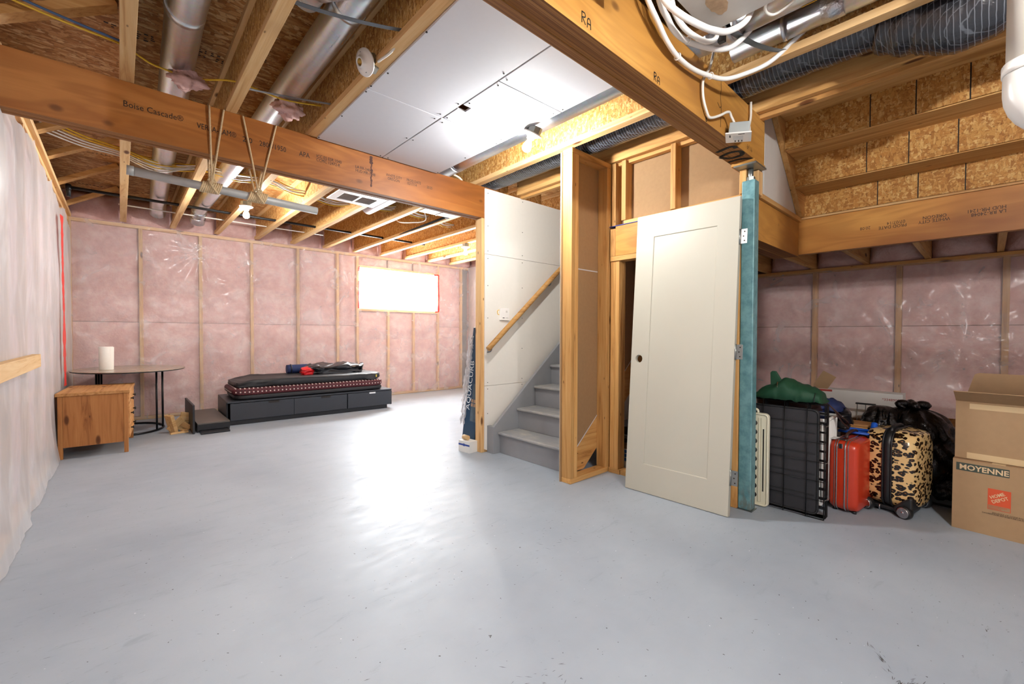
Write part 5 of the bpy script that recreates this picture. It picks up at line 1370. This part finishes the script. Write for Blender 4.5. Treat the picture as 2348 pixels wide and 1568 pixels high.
slab_case('shell', lc, 0.0, 0.36, -0.128, 0.128, 0.035, 0.51, M['leopard'], 0.09, 0.05)
for y, r_ in ((0.0, 0.0),):
    m = MB()
    rp_ = rrect(-0.003, 0.363, 0.032, 0.513, 0.091)
    vs = []
    for p in rp_: vs += [(p[0], -0.024, p[1]), (p[0], 0.024, p[1])]
    n_ = len(rp_); m.add(vs, [(2 * k, 2 * k + 1, 2 * ((k + 1) % n_) + 1, 2 * ((k + 1) % n_)) for k in range(n_)], True)
    m.build('zip_band', M['black_plastic'], lc, solid=0.004)
for y in (-0.021, 0.021): MB().tube([(p[0], y, p[1]) for p in rrect(-0.006, 0.366, 0.029, 0.516, 0.092)], 0.005, 6, closed=True).build('piping', M['black_plastic'], lc)
MB().tube(smoothpath([(0.06, 0.0, 0.500), (0.08, 0.0, 0.525), (0.15, 0.0, 0.532), (0.22, 0.0, 0.525), (0.24, 0.0, 0.50)], 5), 0.011, 10).build('handle', M['black_plastic'], lc)
m = MB(); m.prism([(-0.030, 0.05), (-0.075, 0.10), (-0.105, 0.125), (-0.122, 0.13), (-0.124, 0.04), (-0.10, 0.012), (-0.045, 0.012)], -0.008, 0.14, 'x')
m.build('wheel_housing', M['black_plastic'], lc, 0.01)
box_ = MB().box(0.02, 0.34, -0.10, 0.10, 0.018, 0.042).build('base', M['black_plastic'], lc, 0.008)
for sx_, yy in ((-0.002, -0.092), (-0.002, 0.092), (0.33, -0.09), (0.33, 0.09)):
    Mw = Matrix.Translation((sx_, yy, 0.038)) @ Matrix.Rotation(-0.25, 4, 'Z') @ Matrix.Rotation(-PI / 2, 4, 'Y')
    wh = MB().lathe([(0.0, -0.010), (0.030, -0.010), (0.038, -0.006), (0.038, 0.020), (0.032, 0.026), (0.0, 0.026)], 24, Mw).build('wheel', M['black_plastic'], lc)
    m = MB().lathe([(0.027, 0.0262), (0.031, 0.0262), (0.031, 0.028), (0.027, 0.028)], 24, Mw)
    for k in range(6):
        m.box(-0.0035, 0.0035, 0.0, 0.029, 0.0262, 0.0285, Mw @ Matrix.Rotation(k * PI / 3, 4, 'Z'))
    m.lathe([(0.0, 0.029), (0.008, 0.029), (0.009, 0.0262)], 12, Mw)
    m.build('hub_cap', M['chrome'], wh)
MB().tube(smoothpath([(-0.007, 0.03, 0.05), (-0.012, 0.03, 0.035), (-0.010, 0.03, 0.02)], 4), 0.004, 6).build('zip_pull', M['chrome'], lc)
# garbage bags
t = NT('black_garbage_bag'); n1 = t.noise(t.co((3.5, 3.5, 2.0)), 2.2, 6, 0.7, 1.5); t.bump(n1, 0.6, 0.03); M['bagmat'] = t.fin('050608', 0.13, 0, 0.5)
def bag(name, label, c, s, seed, knot=True, root=None):
    r = root or empty(name, c, label, 'garbage bag', 'black garbage bags')
    def fn(u, v):
        th, ph = 2 * PI * u, PI * v
        zc = -math.cos(ph); rad = math.sin(ph) ** 0.75
        k = 1 + 0.20 * fbm(math.cos(th) * 1.4 + seed, math.sin(th) * 1.4, zc * 1.6) + 0.06 * (0.3 + max(0, zc)) * math.sin(th * 11 + 3 * fbm(th, zc + seed)) + 0.10 * (0.5 - abs(fbm(math.cos(th) * 3 + seed, math.sin(th) * 3, zc * 3)))
        z = (zc + 1) / 2
        taper = 1.0 - 0.35 * max(0, z - 0.45)
        return (c[0] + s[0] * rad * k * taper * math.cos(th), c[1] + s[1] * rad * k * taper * math.sin(th), c[2] + s[2] * (z ** 0.9))
    m = MB(); m.grid(fn, 120, 60); m.build('side_lump' if root else 'body', M['bagmat'], r, fix=False)
    if knot:
        tz = c[2] + s[2]
        for a in (0.3, 1.9, 3.4, 5.0):
            MB().tube(smoothpath([(c[0], c[1], tz - 0.03), (c[0] + 0.03 * math.cos(a), c[1] + 0.03 * math.sin(a), tz + 0.02), (c[0] + 0.075 * math.cos(a), c[1] + 0.075 * math.sin(a), tz + 0.015), (c[0] + 0.05 * math.cos(a + .6), c[1] + 0.05 * math.sin(a + .6), tz - 0.01)], 5), [0.022, 0.022, 0.021, 0.02, 0.02, 0.022, 0.024, 0.026, 0.026, 0.026, 0.024, 0.022, 0.02, 0.016, 0.012, 0.01], 10).build('knot', M['bagmat'], r)
    return r
big = bag('garbage_bag', 'large tied black garbage bag slumped between the leopard suitcase and boxes', (4.10, 0.35, 0.0), (0.30, 0.25, 0.60), 3.0)
bag('garbage_bag', 'smaller black garbage bag lump low against the stacked boxes', (3.99, 0.175, 0.0), (0.11, 0.10, 0.20), 8.0, False)
bag('garbage_bag', '', (4.02, 0.50, 0.30), (0.15, 0.13, 0.30), 12.0, False, big)
lw_ = MB().box(3.90, 4.00, 0.105, 0.30, 0.0, 0.09).build('black_tote', M['black_plastic'], None, 0.02); tag(lw_, 'low black plastic tote beside the moving box on the floor', 'tote')
# moving boxes
def carton(name, label, loc, rz, w, d, h, mat='card', flaps=False):
    r = empty(name, loc, label, 'box', 'cardboard boxes', local=True, rotz=rz)
    t_ = 0.005
    m = MB()
    m.box(0, t_, -w, 0, 0, h); m.box(d - t_, d, -w, 0, 0, h); m.box(t_, d - t_, -w, -w + t_, 0, h); m.box(t_, d - t_, -t_, 0, 0, h); m.box(t_, d - t_, -w + t_, -t_, 0, t_)
    m.build('body', M[mat], r)
    return r
mb = carton('moving_box', 'printed brown moving box reading MOYENNE at the bottom right', (3.545, 0.128, 0.0), -0.075, 0.46, 0.46, 0.393)
box('lid_flap', (0.0, 0.228, -0.46, 0.0, 0.3935, 0.397), M['card'], mb); box('lid_flap', (0.232, 0.46, -0.46, 0.0, 0.3935, 0.397), M['card'], mb)
box('lid_tape', (-0.0008, 0.46, -0.20, -0.15, 0.3971, 0.3978), M['card_tape'], mb)
box('label_band', (-0.0012, -0.0004, -0.215, -0.014, 0.335, 0.379), plain('dark_green_print', '3C463C', 0.6), mb)
Yd = (0, -1, 0)
M['tan_print'] = plain('pale_card_print', 'D9BE96', 0.7, var=0.0)
text('printed_lettering', 'MOYENNE', 0.040, (-0.0013, -0.026, 0.343), Yd, (0, 0, 1), M['tan_print'], mb, sx=0.98, bold=0.0010)
og = plain('orange_print', 'D0512A', 0.6, var=0.0)
box('logo_square', (-0.0012, -0.0004, -0.222, -0.138, 0.172, 0.262), og, mb)
a_ = math.radians(32); xd = (0, -math.cos(a_), math.sin(a_)); yd = (0, math.sin(a_), math.cos(a_))
text('logo_lettering', 'HOME', 0.0235, (-0.0014, -0.1765, 0.2215), xd, yd, M['tan_print'], mb, 'CENTER', sx=0.92, bold=0.0005)
text('logo_lettering', 'DEPOT', 0.0235, (-0.0014, -0.187, 0.2005), xd, yd, M['tan_print'], mb, 'CENTER', sx=0.92, bold=0.0005)
m = MB()
for b in ((-0.222, -0.138, 0.148, 0.150), (-0.222, -0.220, 0.150, 0.172), (-0.140, -0.138, 0.150, 0.172)): m.box(-0.0012, -0.0004, b[0], b[1], b[2], b[3])
m.build('logo_border', og, mb)
text('logo_lettering', 'FONDATION\nCANADA', 0.011, (-0.0013, -0.143, 0.162), Yd, (0, 0, 1), og, mb, sx=1.0)
text('printed_lettering', 'BALAYEZ CE CODE POUR EN APPRENDRE\nDAVANTAGE AU SUJET DE LA FONDATION HOME DEPOT', 0.0105, (-0.0013, -0.255, 0.128), Yd, (0, 0, 1), M['black_ink'], mb, 'CENTER')
ub = carton('open_box', 'plain brown box with open flaps stacked on the MOYENNE box', (3.578, 0.122, 0.400), -0.075, 0.46, 0.44, 0.325)
def flap(par, o, ax, ang, w, l, mat='card_dark'):
    """flap hinged on an edge: o origin, ax 'y' edge runs along -y"""
    pass
Mf = Matrix.Translation((0.0, 0, 0.326)) @ Matrix.Rotation(math.radians(-58), 4, 'Y')
MB().box(-0.0, 0.004, -0.455, 0.0, 0.0, 0.115, Mf).build('flap', M['card'], ub)
Mf = Matrix.Translation((0.44, 0, 0.326)) @ Matrix.Rotation(math.radians(12), 4, 'Y')
MB().prism([(-0.46, 0.0), (0.0, 0.0), (-0.03, 0.13), (-0.05, 0.14), (-0.43, 0.14)], -0.002, 0.002, 'x', Mf).build('flap', M['card'], ub)
box('tape_strip', (-0.0010, -0.0002, -0.46, -0.055, 0.285, 0.315), M['card_tape'], ub)
box('tape_strip', (-0.0010, -0.0002, -0.46, -0.048, 0.002, 0.036), M['card_tape'], ub)
# plywood and cartons further back
o = MB().box(4.55, 4.567, -0.30, 0.42, 0.0, 0.485).build('plywood_board', M['osb_sub'], None, 0.002); tag(o, 'brown board standing on edge behind the garbage bags', 'board')
lb_ = empty('support_carton', (4.40, 0.72, 0), 'dark carton hidden below the long white carton', 'box'); box('body', (4.30, 4.52, 0.40, 1.10, 0.0, 0.44), M['card_dark'], lb_, 0.003); box('lid_tape', (4.299, 4.521, 0.72, 0.77, 0.4401, 0.4408), M['card_tape'], lb_)
lw = empty('long_white_carton', (4.40, 0.72, 0.442), 'long white carton with open brown flap lying behind the green bag', 'carton')
box('body', (4.34, 4.50, 0.425, 1.02, 0.442, 0.655), M['carton_white'], lw, 0.002)
Mf = Matrix.Translation((4.345, 0.955, 0.656)) @ Matrix.Rotation(math.radians(-8), 4, 'Y') @ Matrix.Rotation(math.radians(30), 4, 'X')
MB().box(0, 0.003, -0.055, 0.045, 0, 0.15, Mf).build('flap', M['card'], lw)
box('red_mark', (4.3390, 4.3398, 0.86, 0.955, 0.636, 0.652), plain('red_print', 'A8352C', 0.6), lw)
text('printed_lettering', '*3348905', 0.026, (4.3392, 0.545, 0.60), Yd, (0, 0, 1), bpy.data.materials['red_print'], lw)
lh = empty('trolley_handle', (4.15, 0.63, 0.3), 'black telescoping luggage handle rising before the white carton', 'luggage')
box('grip', (4.14, 4.165, 0.555, 0.675, 0.578, 0.590), M['black_plastic'], lh, 0.004)
for y in (0.565, 0.615, 0.665): tube('rod', [(4.152, y, 0.30), (4.152, y, 0.578)], 0.003, M['steel'], lh, 8)
box('case_body', (4.06, 4.20, 0.60, 0.78, 0.0, 0.30), M['charcoal_dark'], lh, 0.01)
# small wooden box, its support, blue scoop, basket, jacket, leather bag, green bag
sp_ = empty('storage_tub', (3.85, 0.64, 0), 'dark tub hidden below the small wooden box', 'tub')
m = MB(); m.prism([(0.545, 0.0), (0.735, 0.0), (0.76, 0.385), (0.52, 0.385)], 3.72, 3.98, 'x'); m.build('body', M['charcoal_dark'], sp_, 0.01)
box('rim', (3.70, 4.0, 0.51, 0.77, 0.385, 0.40), M['charcoal_dark'], sp_, 0.004)
wb_ = empty('small_wooden_box', (3.80, 0.62, 0.40), 'small brown wooden box with hinged lid above the red suitcase', 'box')
box('body', (3.74, 3.90, 0.53, 0.69, 0.4005, 0.475), M['aged_y'], wb_, 0.003); box('lid', (3.735, 3.905, 0.525, 0.695, 0.476, 0.492), M['oak_y'], wb_, 0.003)
box('corner_strap', (3.7395, 3.75, 0.529, 0.54, 0.401, 0.475), M['black_plastic'], wb_)
M['blue_plastic'] = plain('bright_blue_plastic', '1C5BC4', 0.35, var=0.04)
bs = empty('blue_scoop', (3.62, 0.57, 0.40), 'bright blue plastic scoop lying above the red suitcase', 'scoop')
m = MB(); m.grid(lambda u, v: (3.56 + 0.13 * v, 0.665 - 0.20 * u, 0.452 + 0.012 * (2 * u - 1) ** 2 + 0.02 * (v - 0.5) ** 2), 16, 8); m.build('pan', M['blue_plastic'], bs, fix=False, solid=0.006)
MB().tube([(3.56, 0.665, 0.462), (3.56, 0.465, 0.462), (3.69, 0.465, 0.466), (3.69, 0.665, 0.466)], 0.008, 8, closed=True).build('rim', M['blue_plastic'], bs)
MB().tube(smoothpath([(3.66, 0.50, 0.465), (3.68, 0.50, 0.49), (3.70, 0.50, 0.515)], 4), 0.018, 12).build('grip', M['blue_plastic'], bs)
bk = empty('laundry_basket', (3.42, 0.75, 0), 'white slatted laundry basket wedged behind the dog crate', 'basket')
for i in range(14):
    for (p0_, p1_) in (((3.26 + 0.028 * i, 0.672, 0.05), (3.24 + 0.031 * i, 0.665, 0.56)),):
        if i < 9: tube('slat', [p0_, p1_], 0.005, M['carton_white'], bk, 6)
for i in range(7):
    tube('slat', [(3.26, 0.69 + 0.04 * i, 0.05), (3.24, 0.69 + 0.042 * i, 0.56)], 0.005, M['carton_white'], bk, 6)
MB().tube([(3.23, 0.668, 0.57), (3.50, 0.668, 0.57), (3.50, 0.98, 0.57), (3.23, 0.98, 0.57)], 0.011, 8, closed=True).build('rim', M['carton_white'], bk)
box('liner', (3.265, 3.48, 0.69, 0.96, 0.02, 0.50), M['carton_white'], bk, 0.01)
jk = empty('folded_jacket', (3.62, 0.78, 0.5), 'navy and black folded jacket heaped beside the white carton', 'jacket')
cushion('body', 3.55, 3.80, 0.66, 0.90, 0.50, 0.64, 'nylon_blue', jk, 0.05, 3, 21, 40, 16); cushion('sleeve', 3.52, 3.68, 0.60, 0.72, 0.50, 0.585, 'nylon_black', jk, 0.04, 3, 27, 30, 14)
sp2 = empty('hidden_tub', (3.66, 0.86, 0), 'dark bin hidden below the folded jacket', 'tub'); box('body', (3.52, 3.80, 0.79, 1.0, 0.0, 0.499), M['charcoal_dark'], sp2, 0.01); box('rim', (3.515, 3.805, 0.785, 1.005, 0.46, 0.48), M['charcoal_dark'], sp2, 0.003)
M['leather'] = plain('brown_leather_bag', '3B211C', 0.45, var=0.15, scale=12)
lbg = empty('leather_bag', (3.45, 0.82, 0.58), 'brown leather bag with long straps heaped behind the green bag', 'bag')
cushion('body', 3.30, 3.60, 0.75, 1.12, 0.585, 0.69, 'leather', lbg, 0.03, 3, 31, 40, 16)
for d_ in (0.0, 0.03):
    MB().tube(smoothpath([(3.34, 0.76, 0.66 + d_), (3.32, 0.70, 0.675), (3.34, 0.66, 0.64), (3.40, 0.62, 0.58 - d_), (3.46, 0.60, 0.54 - d_), (3.50, 0.62, 0.52)], 6), 0.008, 8, squash=0.5).build('strap', M['leather'], lbg)
MB().tube(smoothpath([(3.40, 1.04, 0.68), (3.40, 1.035, 0.725), (3.40, 1.02, 0.735), (3.40, 1.0, 0.725), (3.40, 0.995, 0.69)], 5), 0.012, 8).build('knob_handle', M['leather'], lbg)
M['green'] = plain('bottle_green_canvas', '12442C', 0.7, var=0.10, scale=10, bump=0.3)
gb = empty('green_bag', (3.22, 0.86, 0.69), 'bottle green canvas bag slumped on top of the dog crate', 'bag')
def gfn(u, v):
    y = 0.665 + 0.385 * u
    prof = 0.055 + 0.075 * math.sin(PI * min(1, u * 1.05)) ** 0.5
    if u > 0.62: prof += 0.0
    bump_ = 0.03 * math.exp(-((u - 0.55) / 0.12) ** 2)
    a = PI * v
    x = 3.20 - 0.115 * math.cos(a) * (0.75 + 0.25 * math.sin(PI * u)) + 0.012 * fbm(u * 6, v * 4)
    z = 0.692 + (prof * (0.35 if u < 0.03 or u > 0.985 else 1.0) + bump_ - 0.03) * math.sin(a) ** 0.5 + 0.010 * fbm(u * 8, v * 5, 2.0)
    return (x, y, z)
m = MB(); m.grid(gfn, 40, 18); m.build('body', M['green'], gb, fix=False, solid=0.004)
m = MB(); m.prism([(0.872, 0.775), (0.955, 0.775), (0.958, 0.855), (0.948, 0.866), (0.925, 0.866)], 3.150, 3.168, 'x'); m.build('standing_flap', M['green'], gb, 0.004)
MB().tube(smoothpath([(3.118, 0.905, 0.80), (3.098, 0.90, 0.775), (3.096, 0.898, 0.755), (3.10, 0.905, 0.745)], 5), 0.004, 6).build('clip', M['chrome'], gb)
MB().tube(smoothpath([(3.12, 0.70, 0.75), (3.09, 0.70, 0.72), (3.086, 0.70, 0.695)], 4), 0.002, 6).build('seam', M['black_plastic'], gb)

# ------------------------------------------------------------------ things inside the closet
bb_ = empty('tool_carton', (3.13, 1.86, 0), 'blue and white printed carton standing inside the closet doorway', 'carton')
box('body', (3.04, 3.26, 1.875, 2.02, 0.0, 0.165), M['carton_white'], bb_, 0.002)
box('blue_side', (3.039, 3.26, 1.8735, 1.8745, 0.0, 0.164), plain('blue_carton', '1F5FA8', 0.5), bb_)
for i in range(3):
    box('picture', (3.0390, 3.0398, 1.895, 1.932, 0.07 + 0.033 * i, 0.096 + 0.033 * i), bpy.data.materials['blue_carton'], bb_)
    box('picture', (3.0390, 3.0398, 1.945, 1.982, 0.07 + 0.033 * i, 0.096 + 0.033 * i), bpy.data.materials['blue_carton'], bb_)
box('red_mark', (3.0390, 3.0398, 1.90, 1.945, 0.004, 0.03), bpy.data.materials['red_print'], bb_)
ct = empty('dark_tray_stack', (3.25, 1.9, 0.166), 'dark trays and scraps piled on the carton inside the closet', 'tray')
box('tray', (3.05, 3.28, 1.86, 2.02, 0.166, 0.20), M['card_dark'], ct, 0.003); box('tray', (3.06, 3.30, 1.85, 2.02, 0.215, 0.25), M['black_plastic'], ct, 0.004); box('metal_lip', (3.055, 3.06, 1.85, 2.02, 0.25, 0.275), M['steel'], ct); box('tray', (3.08, 3.30, 1.84, 2.02, 0.275, 0.34), M['black_plastic'], ct, 0.004); box('spacer', (3.06, 3.28, 1.88, 2.01, 0.2005, 0.2145), M['card_dark'], ct)
hs_ = empty('corrugated_hose', (3.02, 1.80, 0), 'pale corrugated hose standing just behind the leaning door', 'hose')
tube('hose', [(3.06, 1.80, 0.0 + 0.01 * i) for i in range(27)], [0.028 + 0.006 * (i % 2) for i in range(27)], M['pvc'], hs_, 16)
tube('end_collar', [(3.06, 1.80, 0.261), (3.06, 1.80, 0.285)], 0.036, M['pvc'], hs_, 16)
